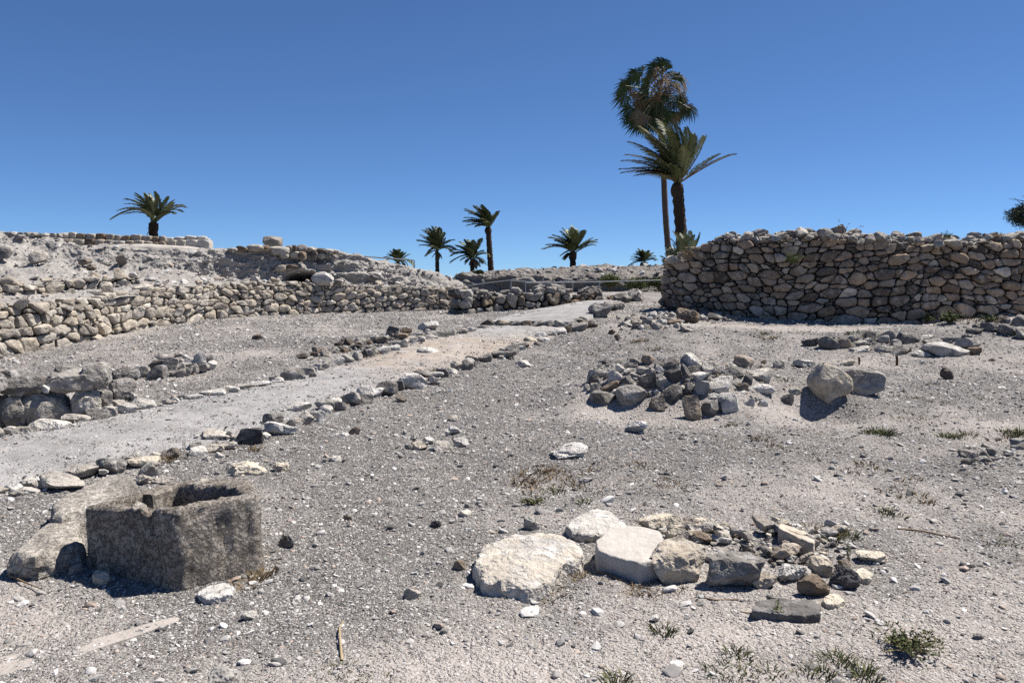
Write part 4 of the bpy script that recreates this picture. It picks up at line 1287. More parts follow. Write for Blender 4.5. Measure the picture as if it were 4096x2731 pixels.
# ------------------------------------------------------------------ stone trough
def build_trough():
    names = [(324, 2026, 2268), (676, 2037, 2372), (1046, 1975, 2285)]
    gA, gB, gC = [hit(n[0] + (6 if i == 0 else (40 if i == 1 else 12)), n[2]) for i, n in enumerate(names)]
    base = [gA[:2], gB[:2], gC[:2], np.array([-1.56, 4.80]), np.array([-2.03, 4.86])]
    top = [at(324, 2026, gA[1] + .03), at(684, 2040, gB[1] + .05), at(1040, 1974, gC[1] + .03), at(1000, 1904, 4.78), at(698, 1920, 4.84)]
    n = 200
    def rounded(p, c):
        q = []
        p = np.array(p)
        for i in range(len(p)):
            a, b, d = p[i - 1], p[i], p[(i + 1) % len(p)]
            for t in np.linspace(0, 1, 6):
                s, e = b + (a - b) * c, b + (d - b) * c
                q.append((1 - t) ** 2 * s + 2 * t * (1 - t) * b + t * t * e)
        return loft_outline(np.array(q), n)
    # same parametrisation for base and rim: corners rounded with the same fraction
    ob = rounded([np.array([*b, 0]) for b in base], .10)
    ot = rounded(top, .12)
    ctr = ot.mean(0)
    # inner outline: scaled towards the centre line, thicker wall at the back
    d = ot - ctr
    ln = np.linalg.norm(d[:, :2], axis=1)
    th = .105 + .05 * (ot[:, 1] > 4.6)
    inn = ctr + d * ((ln - th) / ln)[:, None]
    notch_u = np.array([(p[0] / p[1]) * FPX + 2048 for p in ot])
    front = ot[:, 1] < 4.36
    notch = np.exp(-((notch_u - 556) / 17) ** 2) * front * .4
    zb = -.12
    V = []
    for t in (0, .08, .16, .25, .34, .43, .52, .61, .70, .79, .87, .93, .97):
        q = ob * (1 - t) + ot * t
        q[:, 2] = zb * (1 - t) + (ot[:, 2] - .02 - notch * .05) * t
        V.append(q)
    for k, dz in ((.0, -.018), (.15, -.003), (.4, .004), (.65, .002), (.9, -.006), (1.0, -.02)):
        q = ot * (1 - k) + inn * k
        q[:, 2] += dz - notch * .06
        V.append(q)
    flo = np.array([ctr[0], ctr[1], .10])
    for t in (.15, .35, .55, .75, .95):
        q = inn.copy()
        q[:, 2] = (inn[:, 2] - notch * .06) * (1 - t) + flo[2] * t
        q[:, :2] = (q[:, :2] - ctr[:2]) * (1 - .08 * t) + ctr[:2]
        V.append(q)
    for s in (.8, .5, .2):
        q = (inn - ctr) * s * .9 + ctr
        q[:, 2] = flo[2] - .01
        V.append(q)
    rows = len(V)
    V = np.vstack(V + [flo[None, :]])
    f = grid_faces(rows, n, True)
    j = np.arange(n)
    tri = np.stack([(rows - 1) * n + j, (rows - 1) * n + (j + 1) % n, np.full(n, rows * n)], -1)
    me0 = mesh_np('t', V, [f, tri], None)
    nr = np.zeros(len(V) * 3, np.float32)
    me0.vertices.foreach_get('normal', nr)
    nr = nr.reshape(-1, 3)
    bpy.data.meshes.remove(me0)
    rough = .020 * fbm(V * 4, 3) + .013 * fbm(V * 15, 3) + .008 * fbm(V * 38, 2)
    # the crack running down from the notch
    uu = V[:, 0] / V[:, 1] * FPX + 2048
    cr = np.exp(-((uu - (562 + (0.42 - V[:, 2]) * 120)) / 5) ** 2) * (V[:, 1] < 4.4) * (V[:, 2] > .05)
    V = V + nr * (rough - cr * .022)[:, None]
    org = np.array([ctr[0], ctr[1], 0])
    o = link('stone_trough', sharpen(mesh_np('stone_trough', V - org, [f, tri], M['trough'], True), 50), None, tuple(org))
    tag(o, 'dark hollowed stone trough with a notched rim in the left foreground', 'trough', None, 'thing')
    v, f2 = rock_verts(515, k=3, boxy=3, cuts=9)
    ch = link('broken_chip', mesh_np('broken_chip', v, f2, M['slab_broken']), o, tuple(at(553, 2040, 4.22)), (.2, .3, .6), (.046, .07, .034))
build_trough()

# ------------------------------------------------------------------ things on the bank
BV = BANK.reshape(-1, 3)
_rel = BV - np.array([0, 0, CAM_Z])
_den = _rel[:, 1] * CP - _rel[:, 2] * SP
BU = 2048 + FPX * _rel[:, 0] / _den
BVV = 1365.5 - FPX * (_rel[:, 1] * SP + _rel[:, 2] * CP) / _den

def bank_hit(u, v):
    d = np.hypot(BU - u, BVV - v)
    k = np.where(d < max(12, d.min() * 1.3))[0]
    return BV[k[np.argmin(BV[k, 1])]]

def bank_stone(name, box, mat, seed, label=None, parent=None, dr=.8, boxy=3.2, cuts=8, rough=.09, tilt=6, k=3, fwd=.05):
    u0, v0, u1, v1 = box
    h = bank_hit((u0 + u1) / 2, (v0 + v1) / 2 + (v1 - v0) * .3)
    Y = h[1] - fwd
    a, b = at(u0, v1, Y), at(u1, v0, Y)
    W, H = b[0] - a[0], b[2] - a[2]
    r = random.Random(seed)
    me = sharpen(rock_mesh(name, seed, M[mat], k=k, boxy=boxy, cuts=cuts, rough=rough))
    o = link(name, me, parent, ((a[0] + b[0]) / 2, Y + W * dr * .3, (a[2] + b[2]) / 2), (R(r.uniform(-tilt, tilt)), R(r.uniform(-tilt, tilt)), R(r.uniform(-9, 9))), (W * .51, W * dr * .5, H * .53))
    if label:
        tag(o, label, 'stone', None, 'thing')
    return o

def set_stone(name, box, Y, mat, seed, label=None, parent=None, dr=.8, boxy=5.5, cuts=6, rough=.05, depth=(.95, 1.3), k=3, tilt=2):
    u0, v0, u1, v1 = box
    a, b = at(u0, v1, Y), at(u1, v0, Y)
    W, H = b[0] - a[0], b[2] - a[2]
    r = random.Random(seed)
    me = sharpen(rock_mesh(name, seed, M[mat], k=k, boxy=boxy, cuts=cuts, rough=rough, depth=depth), 32)
    o = link(name, me, parent, ((a[0] + b[0]) / 2, Y + W * dr * .5, (a[2] + b[2]) / 2), (R(r.uniform(-tilt, tilt)), R(r.uniform(-tilt, tilt)), R(r.uniform(-4, 4))), (W * .505, W * dr * .5, H * .52))
    if label:
        tag(o, label, 'stone', None, 'thing')
    return o

bank_stone('boulder', (112, 1003, 176, 1056), 'stone_tan', 811, 'pale squarish boulder stuck in the upper left slope', boxy=4)
bank_stone('boulder', (-30, 988, 38, 1042), 'stone_grey', 812, 'dark boulder at the left edge of the upper slope')
bank_stone('boulder', (312, 1034, 360, 1060), 'stone_brown', 813, 'upper of two flat brown rocks on the slope')
bank_stone('boulder', (344, 1058, 387, 1083), 'stone_brown', 814, 'lower of two flat brown rocks on the slope')
bank_stone('boulder', (463, 1018, 503, 1064), 'stone_brown', 815, 'upright brown boulder set in the bank under the plaster ledge')
bank_stone('boulder', (1242, 1088, 1332, 1142), 'stone_pale', 816, 'large pale boulder beside the dark burrow mouth', fwd=.3, boxy=2.6)
bank_stone('loose_stone', (1002, 1104, 1032, 1126), 'stone_pale', 817, 'pale stone on the slope left of the burrow')
bank_stone('boulder', (1330, 1118, 1368, 1144), 'stone_mixed', 818, 'grey boulder just right of the large pale one', fwd=.25)
set_stone('ashlar_block', (1046, 944, 1118, 985), 21.4, 'stone_tan', 820, 'single squared block standing on the crest of the bank', k=4)
ruin = empty('ruined_wall', tuple(at(1180, 1000, 21.6)), 'tumbled wall remnant of squared stones along the bank crest', 'wall')
for i, bx in enumerate([(980, 978, 1046, 1006), (1040, 980, 1075, 1000), (1062, 984, 1150, 1020), (1140, 982, 1166, 1008), (1160, 980, 1184, 1004), (1180, 978, 1224, 1008), (1152, 1006, 1200, 1036), (1188, 1006, 1222, 1046), (1110, 1012, 1150, 1034),
                        (1222, 988, 1262, 1006), (1258, 992, 1300, 1012), (1296, 996, 1330, 1012), (1322, 1000, 1356, 1018), (1240, 1004, 1268, 1040), (1262, 1010, 1300, 1038), (1296, 1012, 1322, 1034), (940, 984, 984, 1004), (905, 990, 945, 1006), (1095, 1060, 1140, 1086), (1140, 1056, 1190, 1074)]):
    h = bank_hit((bx[0] + bx[2]) / 2, bx[3])
    set_stone('stone', bx, h[1] - .12, ('stone_tan', 'stone_brown', 'stone_mixed')[i % 3], 840 + i, None, ruin, boxy=3.6, cuts=7, rough=.08, depth=(.8, 1.2), tilt=6)

# row of squared stones along the left crest
crest = empty('crest_wall', tuple(at(450, 980, 19.7)), 'low tan wall of squared stones along the left crest below the palm', 'wall')
r = random.Random(12)
for row, (v0l, v1l, v0r, v1r) in enumerate([(930, 952, 944, 968), (952, 976, 968, 988)]):
    u = 236 if row == 0 else 250
    i = 0
    while u < 640:
        w = r.uniform(26, 48)
        t = (u - 240) / 400
        set_stone('stone', (u, v0l * (1 - t) + v0r * t + r.uniform(-3, 3), u + w - 2, v1l * (1 - t) + v1r * t + 2), 19.55 + .15 * row * -1 + t * .5, r.choice(('stone_tan', 'stone_tan', 'stone_yellow', 'stone_brown')), 870 + row * 40 + i, None, crest, tilt=4, cuts=5)
        u += w
        i += 1
for i in range(9):
    u = 10 + i * 26
    bank_stone('stone', (u, 926 + i * .9, u + 28, 944 + i * .9), 'stone_mixed', 930 + i, None, crest, tilt=10, fwd=-.05)

def plaster_ledge():
    us = np.linspace(300, 930, 90)
    topv = np.interp(us, [300, 400, 480, 600, 700, 790, 830, 930], [1002, 988, 977, 979, 984, 990, 1000, 1003])
    botv = np.interp(us, [300, 400, 480, 600, 700, 790, 830, 930], [1006, 1002, 1000, 1004, 1006, 1006, 1007, 1008])
    Yf = np.interp(us, [300, 620, 840, 930], [19.3, 19.6, 20.1, 20.5])
    rows = []
    for k in range(6):
        q = []
        for u, tv, bv, Y in zip(us, topv, botv, Yf):
            if k == 0:
                p = at(u, bv + 8, Y)
            elif k == 1:
                p = at(u, bv, Y - .05)
            elif k == 2:
                p = at(u, bv * .4 + tv * .6, Y - .03)
            elif k == 3:
                p = at(u, tv, Y + .06)
            elif k == 4:
                p = at(u, tv, Y + .3)
                p[2] += .02
            else:
                p = at(u, tv, Y + 1.5)
            q.append(p)
        rows.append(q)
    V = np.array(rows).reshape(-1, 3)
    V += np.column_stack([np.zeros(len(V)), fbm(V * 2, 2) * .08, fbm(V * 2 + 5, 3) * .03])
    o = link('plaster_ledge', mesh_np('plaster_ledge', V, grid_faces(6, 90), M['plaster'], True))
    tag(o, 'smooth pale plastered ledge along the top of the bank', 'ledge', None, 'thing')
plaster_ledge()

ped = empty('stone_pedestal', tuple(at(760, 1003, 20.6)), 'low platform of pale cut blocks and rubble right of the left palm', 'platform')
for i, (bx, mt, Y) in enumerate([((738, 960, 790, 1000), 'ashlar', 20.2), ((788, 960, 838, 1001), 'ashlar', 20.2), ((700, 960, 740, 990), 'stone_tan', 20.15), ((664, 960, 702, 984), 'stone_tan', 20.1)]):
    o = set_stone('cut_block', bx, Y, mt, 960 + i, None, ped, boxy=14, cuts=0, rough=.012, tilt=.5)
for i, bx in enumerate([(690, 946, 740, 962), (735, 942, 785, 960), (782, 943, 822, 960), (650, 950, 694, 966), (630, 952, 660, 968), (640, 962, 668, 978), (800, 952, 836, 964)]):
    set_stone('cap_stone', bx, 20.5, 'stone_pale', 970 + i, None, ped, boxy=3.2, cuts=6, rough=.08, tilt=6)

# ------------------------------------------------------------------ palms
UP = np.array([0, 0, 1.0])

def unit(v):
    return v / (np.linalg.norm(v) + 1e-9)

def tube(points, radii, n=6):
    P = np.array(points)
    T = np.gradient(P, axis=0)
    T /= np.linalg.norm(T, axis=1)[:, None] + 1e-9
    a = np.cross(T, np.array([.31, .95, .05]))
    a /= np.linalg.norm(a, axis=1)[:, None] + 1e-9
    b = np.cross(T, a)
    th = np.linspace(0, 2 * math.pi, n, endpoint=False)
    V = P[:, None, :] + (a[:, None, :] * np.cos(th)[None, :, None] + b[:, None, :] * np.sin(th)[None, :, None]) * np.array(radii)[:, None, None]
    return V.reshape(-1, 3), grid_faces(len(P), n, True)

class Mesh:
    def __init__(self):
        self.v, self.q, self.t, self.n = [], [], [], 0

    def add(self, V, quads=None, tris=None):
        if quads is not None and len(quads):
            self.q.append(np.asarray(quads) + self.n)
        if tris is not None and len(tris):
            self.t.append(np.asarray(tris) + self.n)
        self.v.append(np.asarray(V))
        self.n += len(V)

    def build(self, name, mat, parent=None, origin=None, smooth=True):
        V = np.vstack(self.v)
        org = np.zeros(3) if origin is None else np.array(origin)
        f = []
        if self.q:
            f.append(np.vstack(self.q))
        if self.t:
            f.append(np.vstack(self.t))
        me = mesh_np(name, V - org, f, M[mat] if isinstance(mat, str) else mat, smooth)
        return link(name, me, parent, tuple(org))

def frond_mesh(B, T, arch, llen, lw, nl, r, wind=-.4, fold=.25, split=False):
    """a feather leaf from base B to tip T; arch lifts the middle"""
    Lg = np.linalg.norm(T - B)
    C = B + (T - B) * .45 + UP * arch * Lg + np.array([.20, 0, .05]) * Lg
    t = np.linspace(0, 1, 14)[:, None]
    P = (1 - t) ** 2 * B + 2 * t * (1 - t) * C + t * t * T
    m = Mesh()
    V, f = tube(P, np.linspace(.028, .006, 14) * (Lg / 2.5 + .3), 4)
    st = Mesh() if split else m
    st.add(V, f)
    for sg in (-1, 1):
        tt = np.linspace(.16, 1.0, nl) + np.array([r.uniform(-.006, .006) for _ in range(nl)])
        tt = np.clip(tt, 0, 1)[:, None]
        Q = (1 - tt) ** 2 * B + 2 * tt * (1 - tt) * C + tt * tt * T
        D = 2 * (1 - tt) * (C - B) + 2 * tt * (T - C)
        D /= np.linalg.norm(D, axis=1)[:, None]
        S = np.cross(D, UP[None, :] + D * .01)
        S /= np.linalg.norm(S, axis=1)[:, None] + 1e-9
        Nn = np.cross(S, D)
        prof = np.clip(np.sin(np.pi * (tt * .80 + .14)), .05, 1) ** .7
        rnd = np.array([[r.uniform(-.14, .14) for _ in range(3)] for _ in range(nl)])
        dr = D * (.75 + .5 * tt) + S * sg * .75 + Nn * fold * .6 + rnd + np.array([wind, 0, 0])
        dr /= np.linalg.norm(dr, axis=1)[:, None]
        ln = llen * prof * np.array([[r.uniform(.85, 1.1)] for _ in range(nl)])
        tip = Q + dr * ln - UP * ln * .26
        mid = Q + dr * ln * .45
        wv = np.cross(dr, Nn)
        wv /= np.linalg.norm(wv, axis=1)[:, None] + 1e-9
        w2 = wv * lw * .5
        V = np.stack([Q, mid - w2, tip, mid + w2], 1).reshape(-1, 3)
        i = np.arange(nl)[:, None] * 4
        m.add(V, i + np.array([[0, 1, 2, 3]]))
    return (m, st) if split else m

def trunk_mesh(base, top, r0, r1, n=26, seed=0, bend=.0, stub=0.0, pts=None):
    r = random.Random(seed)
    k = max(8, int(np.linalg.norm(np.array(top) - np.array(base)) / .10))
    t = np.linspace(0, 1, k)
    P = np.array(base)[None, :] * (1 - t)[:, None] + np.array(top)[None, :] * t[:, None]
    P[:, 0] += bend * np.sin(t * math.pi)
    rad = r0 * (1 - t) + r1 * t
    V, f = tube(P, rad, n)
    th = np.tile(np.arange(n), k)
    row = np.repeat(np.arange(k), n)
    jag = ((th * 5 + row * 3) % 4 == 0) * stub + (row % 2) * stub * .5
    c = np.repeat(P, n, axis=0)
    d = V - c
    V = c + d * (1 + jag + .10 * fbm(V * 6 + seed, 2))[:, None]
    m = Mesh()
    m.add(V, f)
    return m

def palm(label, base, crown, r0, r1, tips, Y, seed, llen=.45, lw=.05, nl=46, arch=.22, shag=0.0, extra=6, trunk_mat='palm_trunk', hang=0, split=False, leafmat=('palm_leaf', 'palm_leaf', 'palm_leaf_pale')):
    """base, crown: photo pixels of trunk foot and crown heart; tips: photo pixels of the leaf tips"""
    r = random.Random(seed)
    B, C = at(base[0], base[1], Y), at(crown[0], crown[1], Y)
    B[2] = min(B[2], C[2] - .4) - .3
    root = empty('palm_tree', tuple(B), label, 'palm tree')
    tips = list(tips) + [(t[0] + r.uniform(-14, 14), t[1] + r.uniform(-12, 16)) for t in tips[::(4 if split else 2)]]
    tm = trunk_mesh(B, C, r0, r1, seed=seed, stub=.22)
    tm.build('trunk', trunk_mat, root, B)
    if shag:
        v, f = rock_verts(seed, k=3, boxy=2.2, cuts=0, rough=.25)
        hd = Mesh()
        hd.add(v * np.array([shag, shag, shag * 1.25]) + C - UP * shag * .7, None, f)
        hd.build('leaf_base_head', 'palm_trunk', root, C)
    scale = Y / FPX
    for i, tp in enumerate(tips):
        L2 = math.hypot(tp[0] - crown[0], tp[1] - crown[1]) * scale
        dep = r.uniform(-.55, .55) * L2
        T = at(tp[0], tp[1], Y + dep)
        up = (crown[1] - tp[1]) / (math.hypot(tp[0] - crown[0], tp[1] - crown[1]) + 1e-6)
        a = arch * (1.25 - max(up, 0)) * r.uniform(.8, 1.2)
        m = frond_mesh(C + np.array([r.uniform(-.1, .1), r.uniform(-.1, .1), r.uniform(-.05, .15)]), T, a, llen * r.uniform(.85, 1.1), lw, nl, r, split=split)
        if split:
            fo = m[0].build('frond', r.choice(leafmat), root, C)
            m[1].build('rachis', 'palm_dry', fo, C).location = (0, 0, 0)
        else:
            m.build('frond', r.choice(leafmat), root, C)
    for i in range(extra):            # leaves pointing towards or away from the viewer fill the heart of the crown
        az = r.choice((-1, 1)) * r.uniform(1.1, 2.0)
        Lr = np.mean([math.hypot(tp[0] - crown[0], tp[1] - crown[1]) for tp in tips]) * scale
        T = C + np.array([math.cos(az) * Lr * .5 - .15 * Lr, math.sin(az) * Lr * .8, r.uniform(.05, .8) * Lr])
        m = frond_mesh(C.copy(), T, arch * .8, llen * r.uniform(.8, 1.0), lw, nl, r)
        m.build('frond', r.choice(leafmat), root, C)
    for i in range(hang):             # dry leaves hanging under the crown
        az = r.uniform(0, 6.28)
        Lr = r.uniform(.5, .9)
        T = C + np.array([math.cos(az) * Lr * .6, math.sin(az) * Lr * .6, -Lr * .8])
        m = frond_mesh(C - UP * .1, T, .35, llen * .5, lw * .7, 20, r)
        m.build('dry_frond', 'palm_dry', root, C)
    return root

def conv(o, k, pts):
    return [(o[0] + x * k, o[1] + y * k) for x, y in pts]

o1, k1 = (350, 720), 900 / 2352
palm('date palm with an arching open crown behind the left crest wall', (612, 965), (614, 893), .13, .15,
     conv(o1, k1, [(248, 402), (315, 320), (385, 200), (390, 250), (505, 135), (505, 190), (600, 140), (710, 125), (660, 150), (850, 180), (905, 215), (900, 235), (1000, 265), (995, 330), (905, 350), (735, 150), (380, 355), (430, 300), (590, 180)]),
     32, 61, llen=.27, lw=.05, nl=52, arch=.36, shag=.17, extra=2, hang=2)
o3, k3 = (1450, 780), 1000 / 2352
palm('low palm crown showing behind the railing on the bank', (1590, 1085), (1590, 1052), .16, .14,
     conv(o3, k3, [(205, 580), (240, 545), (265, 525), (300, 510), (345, 515), (375, 540), (410, 545), (440, 560), (450, 620), (485, 660), (210, 615), (400, 670), (320, 520), (280, 560)]), 45, 62, llen=.32, lw=.06, nl=40, extra=6)
palm('bushy palm, leftmost of the distant group, wider crown than its slim trunk', (1750, 1108), (1748, 1005), .115, .10,
     conv(o3, k3, [(525, 430), (550, 375), (570, 330), (605, 315), (660, 295), (690, 335), (725, 315), (765, 360), (785, 410), (850, 425), (850, 495), (840, 525), (620, 540), (640, 520), (580, 400), (630, 350), (740, 380), (545, 470)]), 52, 63, llen=.52, lw=.07, nl=44, extra=4, hang=4)
palm('shorter drooping palm beside the tallest one of the distant group', (1889, 1112), (1890, 1035), .125, .12,
     conv(o3, k3, [(830, 625), (835, 570), (850, 510), (880, 470), (925, 440), (965, 420), (1000, 425), (1045, 430), (1100, 430), (1130, 530), (1165, 550), (1140, 630), (1110, 620), (930, 610), (985, 620), (900, 480), (870, 540), (940, 500)]), 52, 64, llen=.52, lw=.07, nl=44, arch=.26, extra=4, hang=4)
palm('tallest palm of the distant group with its crown blown sideways', (1966, 1100), (1953, 915), .165, .14,
     conv(o3, k3, [(955, 250), (965, 210), (970, 145), (1010, 170), (1050, 100), (1080, 105), (1130, 95), (1160, 130), (1255, 185), (1230, 200), (1070, 295), (1000, 230), (1100, 120), (1040, 260), (1000, 150), (1090, 160), (985, 255)]), 52, 65, llen=.52, lw=.07, nl=46, arch=.24, shag=.24, extra=3)
palm('stout palm with a spreading crown alone above the rock bank', (2292, 1085), (2291, 1012), .14, .16,
     conv(o3, k3, [(1715, 505), (1735, 465), (1775, 395), (1800, 375), (1890, 315), (1930, 330), (1975, 295), (2010, 330), (2080, 340), (2075, 350), (2200, 445), (2180, 470), (2140, 435), (1880, 560), (1760, 480), (1850, 430), (1910, 590), (1950, 320), (1820, 420)]), 48, 66, llen=.54, lw=.07, nl=46, arch=.20, shag=.25, extra=3)
o7, k7 = (2350, 600), 700 / 1829
palm('small palm crown showing just above the rubble left of the tall wall', (2576, 1075), (2576, 1050), .22, .2,
     conv(o7, k7, [(435, 1205), (460, 1140), (465, 1110), (490, 1085), (545, 1050), (580, 1045), (640, 1055), (670, 1080), (720, 1140), (700, 1150), (560, 1060), (480, 1160), (520, 1080)]), 50, 67, llen=.40, lw=.06, nl=40, extra=5)
o8, k8 = (2350, 200), 700 / 2195
palm('big date palm with feather leaves in front of the fan palm', (2748, 1186), (2709, 742), .205, .19,
     conv(o8, k8, [(420, 1490), (455, 1385), (495, 1310), (540, 1155), (660, 960), (670, 1020), (800, 950), (890, 880), (930, 900), (1050, 960), (1110, 930), (1250, 985), (1335, 1080), (1475, 1100), (1635, 1320), (1845, 1310), (640, 1530), (800, 1450), (700, 1250), (620, 1570),
                   (750, 1100), (980, 920), (600, 1400), (870, 1000), (1020, 1000), (560, 1480), (730, 1350)]), 33, 68, llen=.60, lw=.046, nl=74, arch=.17, shag=.27, extra=5, split=True)

def palm_shoots():
    r = random.Random(5)
    Y = 31.0
    for nm, cx, cy, tips in (('upper clump of young palm leaves behind the left end of the tall wall', 2725, 1075, [(900, 850), (920, 880), (945, 870), (1010, 860), (1075, 855), (1110, 900), (1120, 950), (1180, 870), (980, 880), (1045, 880), (880, 930), (1175, 900)]),
                             ('lower clump of young palm leaves at the very corner of the tall wall', 2690, 1100, [(780, 1110), (800, 1150), (820, 1000), (830, 1080), (860, 1000), (900, 985), (930, 1040), (960, 1060), (800, 1170), (880, 1020), (1000, 1080), (840, 1040)])):
        C = at(cx, cy, Y)
        root = empty('young_palm', (C[0], C[1], gz(C[0], C[1])), nm, 'young palm')
        for (tx, ty) in conv(o7, k7, tips):
            T = at(tx, ty, Y + r.uniform(-.7, .7))
            frond_mesh(C.copy(), T, .12, .36, .04, 44, r).build('frond', r.choice(('palm_leaf', 'palm_leaf_pale')), root, C)
        stem = trunk_mesh(np.array([C[0], C[1], gz(C[0], C[1]) - .1]), C + UP * .1, .14, .1, seed=3, stub=.2)
        stem.build('stem', 'palm_trunk', root, C)
        Y += .8
palm_shoots()

def fan_palm():
    r = random.Random(77)
    Y = 36.0
    C = at(2637, 388, Y)
    Bp = at(2707, 1186, Y)
    root = empty('fan_palm', tuple(Bp), 'tall fan palm with a ragged crown and brown dead leaves', 'palm tree')
    mid = at(2656, 722, Y)
    m = trunk_mesh(Bp - UP * .3, mid, .145, .125, n=16, seed=4, stub=.04, bend=-.12)
    m.add(*[x for x in tube([mid - UP * .05, at(2650, 600, Y), at(2642, 480, Y), C], [.125, .14, .17, .14], 16)])
    m.build('trunk', 'palm_trunk_pale', root, Bp)
    px = Y / FPX * k8                                     # metres per crop pixel
    hubs = [(840, 225, 150), (900, 150, 120), (965, 190, 150), (1000, 250, 150), (600, 320, 150), (660, 350, 140), (700, 270, 130), (780, 400, 150), (480, 450, 150), (540, 430, 140), (470, 560, 180), (560, 720, 190), 
            (640, 900, 190), (560, 830, 170), (1120, 380, 140), (1170, 380, 110), (1280, 730, 170), (1130, 780, 170), (1000, 770, 190), (930, 800, 180), (760, 480, 150), (820, 330, 140), (880, 260, 140), (720, 560, 150), (680, 680, 170), (1060, 820, 160), (700, 920, 170), (840, 860, 190), (620, 520, 150), (800, 690, 170), (860, 760, 190), (900, 880, 180), (960, 700, 170), (760, 640, 160), (880, 660, 170), (1060, 330, 130), (1100, 470, 130), (1010, 560, 150), (1180, 620, 130), (940, 600, 150), (700, 800, 180), (1230, 700, 150), (1190, 460, 120), (1090, 650, 140), (1150, 560, 120)]
    for i, (hx, hy, sz) in enumerate(hubs):
        u, v = o8[0] + hx * k8, o8[1] + hy * k8
        H = at(u, v, Y + r.uniform(-.6, .6))
        out = unit(H - C + np.array([-.35, r.uniform(-.2, .2), .0]))
        low = hy > 500
        axis = unit(out * (.55 if low else .8) + np.array([-.25, 0, -.9 if low else -.25]))
        side = unit(np.cross(axis, np.array([r.uniform(-.3, .3), -1, r.uniform(-.2, .3)])))
        nrm = unit(np.cross(side, axis))
        Lf = sz * px * 1.05
        fm, pm = Mesh(), Mesh()
        V, f = tube([C + (H - C) * .08, C + (H - C) * .55 + UP * .12, H], [.02, .015, .012], 4)
        pm.add(V, f)
        ns = 24
        for q in range(ns):
            a = (q / (ns - 1) - .5) * R(200) + r.uniform(-.04, .04)
            d = axis * math.cos(a) + side * math.sin(a)
            ln = Lf * (1 - .25 * abs(a) / 2) * r.uniform(.85, 1.1)
            w = ln * .052
            e1 = H + d * ln * .55 + nrm * ((q % 2) - .5) * .04
            droop = (.35 if not low else .2) * ln
            e2 = H + d * ln + np.array([-.12 * ln, 0, -droop * r.uniform(.6, 1.5)])
            pw = unit(np.cross(d, nrm)) * w
            fm.add(np.array([H, e1 - pw, e2, e1 + pw]), [[0, 1, 2, 3]])
        fo = fm.build('fan_leaf', 'palm_dry' if i in (24, 25, 28, 39, 40, 41, 42) else 'fan_leaf', root, C)
        pm.build('petiole', 'palm_leaf_pale', fo, C).location = (0, 0, 0)
    # dead hanging strands: flower stalks and dry leaf threads
    for i in range(3):
        sm = Mesh()
        for q in range(46):
            if i == 0:      # arcs on the right side
                s0 = C + np.array([r.uniform(0, .3), r.uniform(-.3, .3), r.uniform(-.1, .8)])
                ex, ey = r.uniform(1000, 1290), r.uniform(420, 760)
                e = at(o8[0] + ex * k8, o8[1] + ey * k8, Y + r.uniform(-.5, .3))
                cpt = (s0 + e) / 2 + np.array([.35, 0, r.uniform(.2, .75)])
            elif i == 1:    # brown heart of the crown
                s0 = at(o8[0] + r.uniform(830, 960) * k8, o8[1] + r.uniform(210, 480) * k8, Y - .4 + r.uniform(-.2, .2))
                e = s0 + np.array([r.uniform(-.35, .3), r.uniform(-.2, .2), -r.uniform(.2, .7)])
                cpt = (s0 + e) / 2 + np.array([r.uniform(-.2, .2), -.1, .15])
            else:           # skirt below on the left
                s0 = C + np.array([r.uniform(-.2, .2), r.uniform(-.3, .1), r.uniform(-.3, .2)])
                ex, ey = r.uniform(560, 960), r.uniform(560, 960)
                e = at(o8[0] + ex * k8, o8[1] + ey * k8, Y + r.uniform(-.6, .4))
                cpt = (s0 + e) / 2 + np.array([-.1, 0, r.uniform(.1, .4)])
            t = np.linspace(0, 1, 8)[:, None]
            Pp = (1 - t) ** 2 * s0 + 2 * t * (1 - t) * cpt + t * t * e
            V, f = tube(Pp, np.linspace(.018, .008, 8) * (1.6 if i == 1 else 1), 3)
            sm.add(V, f)
        sm.build('dead_strands', 'palm_dry', root, C)
fan_palm()

def dark_tree():
    r = random.Random(3)
    Y = 30.0
    C = at(4135, 862, Y)
    g = gz(C[0], C[1])
    root = empty('conifer_tree', (C[0] + .3, C[1], g), 'dark evergreen tree cut off by the right edge above the wall', 'tree')
    tm = trunk_mesh(np.array([C[0] + .35, C[1], g - .2]), C + UP * .5, .16, .05, n=10, seed=2, stub=.05)
    for i in range(26):
        a = r.uniform(0, 6.28)
        z0 = C + np.array([.25, 0, r.uniform(-.35, .5)])
        e = C + np.array([math.cos(a) * r.uniform(.6, 1.0), math.sin(a) * .9, r.uniform(-.4, .75)])
        V, f = tube([z0, (z0 + e) / 2 + UP * .05, e], [.03, .018, .006], 5)
        tm.add(V, f)
    tm.build('trunk', 'palm_trunk', root, C)
    cm = Mesh()
    n = 9000
    P = rng.normal(size=(n, 3))
    P /= np.linalg.norm(P, axis=1)[:, None]
    rad = (.55 + .45 * rng.random(n)) * (1 + .45 * fbm(P * 2.4 + 5, 3))
    P = C + P * rad[:, None] * np.array([1.0, 1.0, .50]) + np.array([.12, 0, 0])
    d = unit(np.array([-.2, 0, .2])) + rng.normal(size=(n, 3)) * .8
    d /= np.linalg.norm(d, axis=1)[:, None]
    w = np.cross(d, rng.normal(size=(n, 3)))
    w /= np.linalg.norm(w, axis=1)[:, None]
    ln = rng.uniform(.06, .15, n)[:, None]
    V = np.stack([P, P + d * ln * .5 + w * .012, P + d * ln, P + d * ln * .5 - w * .012], 1).reshape(-1, 3)
    cm.add(V, np.arange(n)[:, None] * 4 + np.array([[0, 1, 2, 3]]))
    cm.build('crown', 'conifer', root, C)
dark_tree()

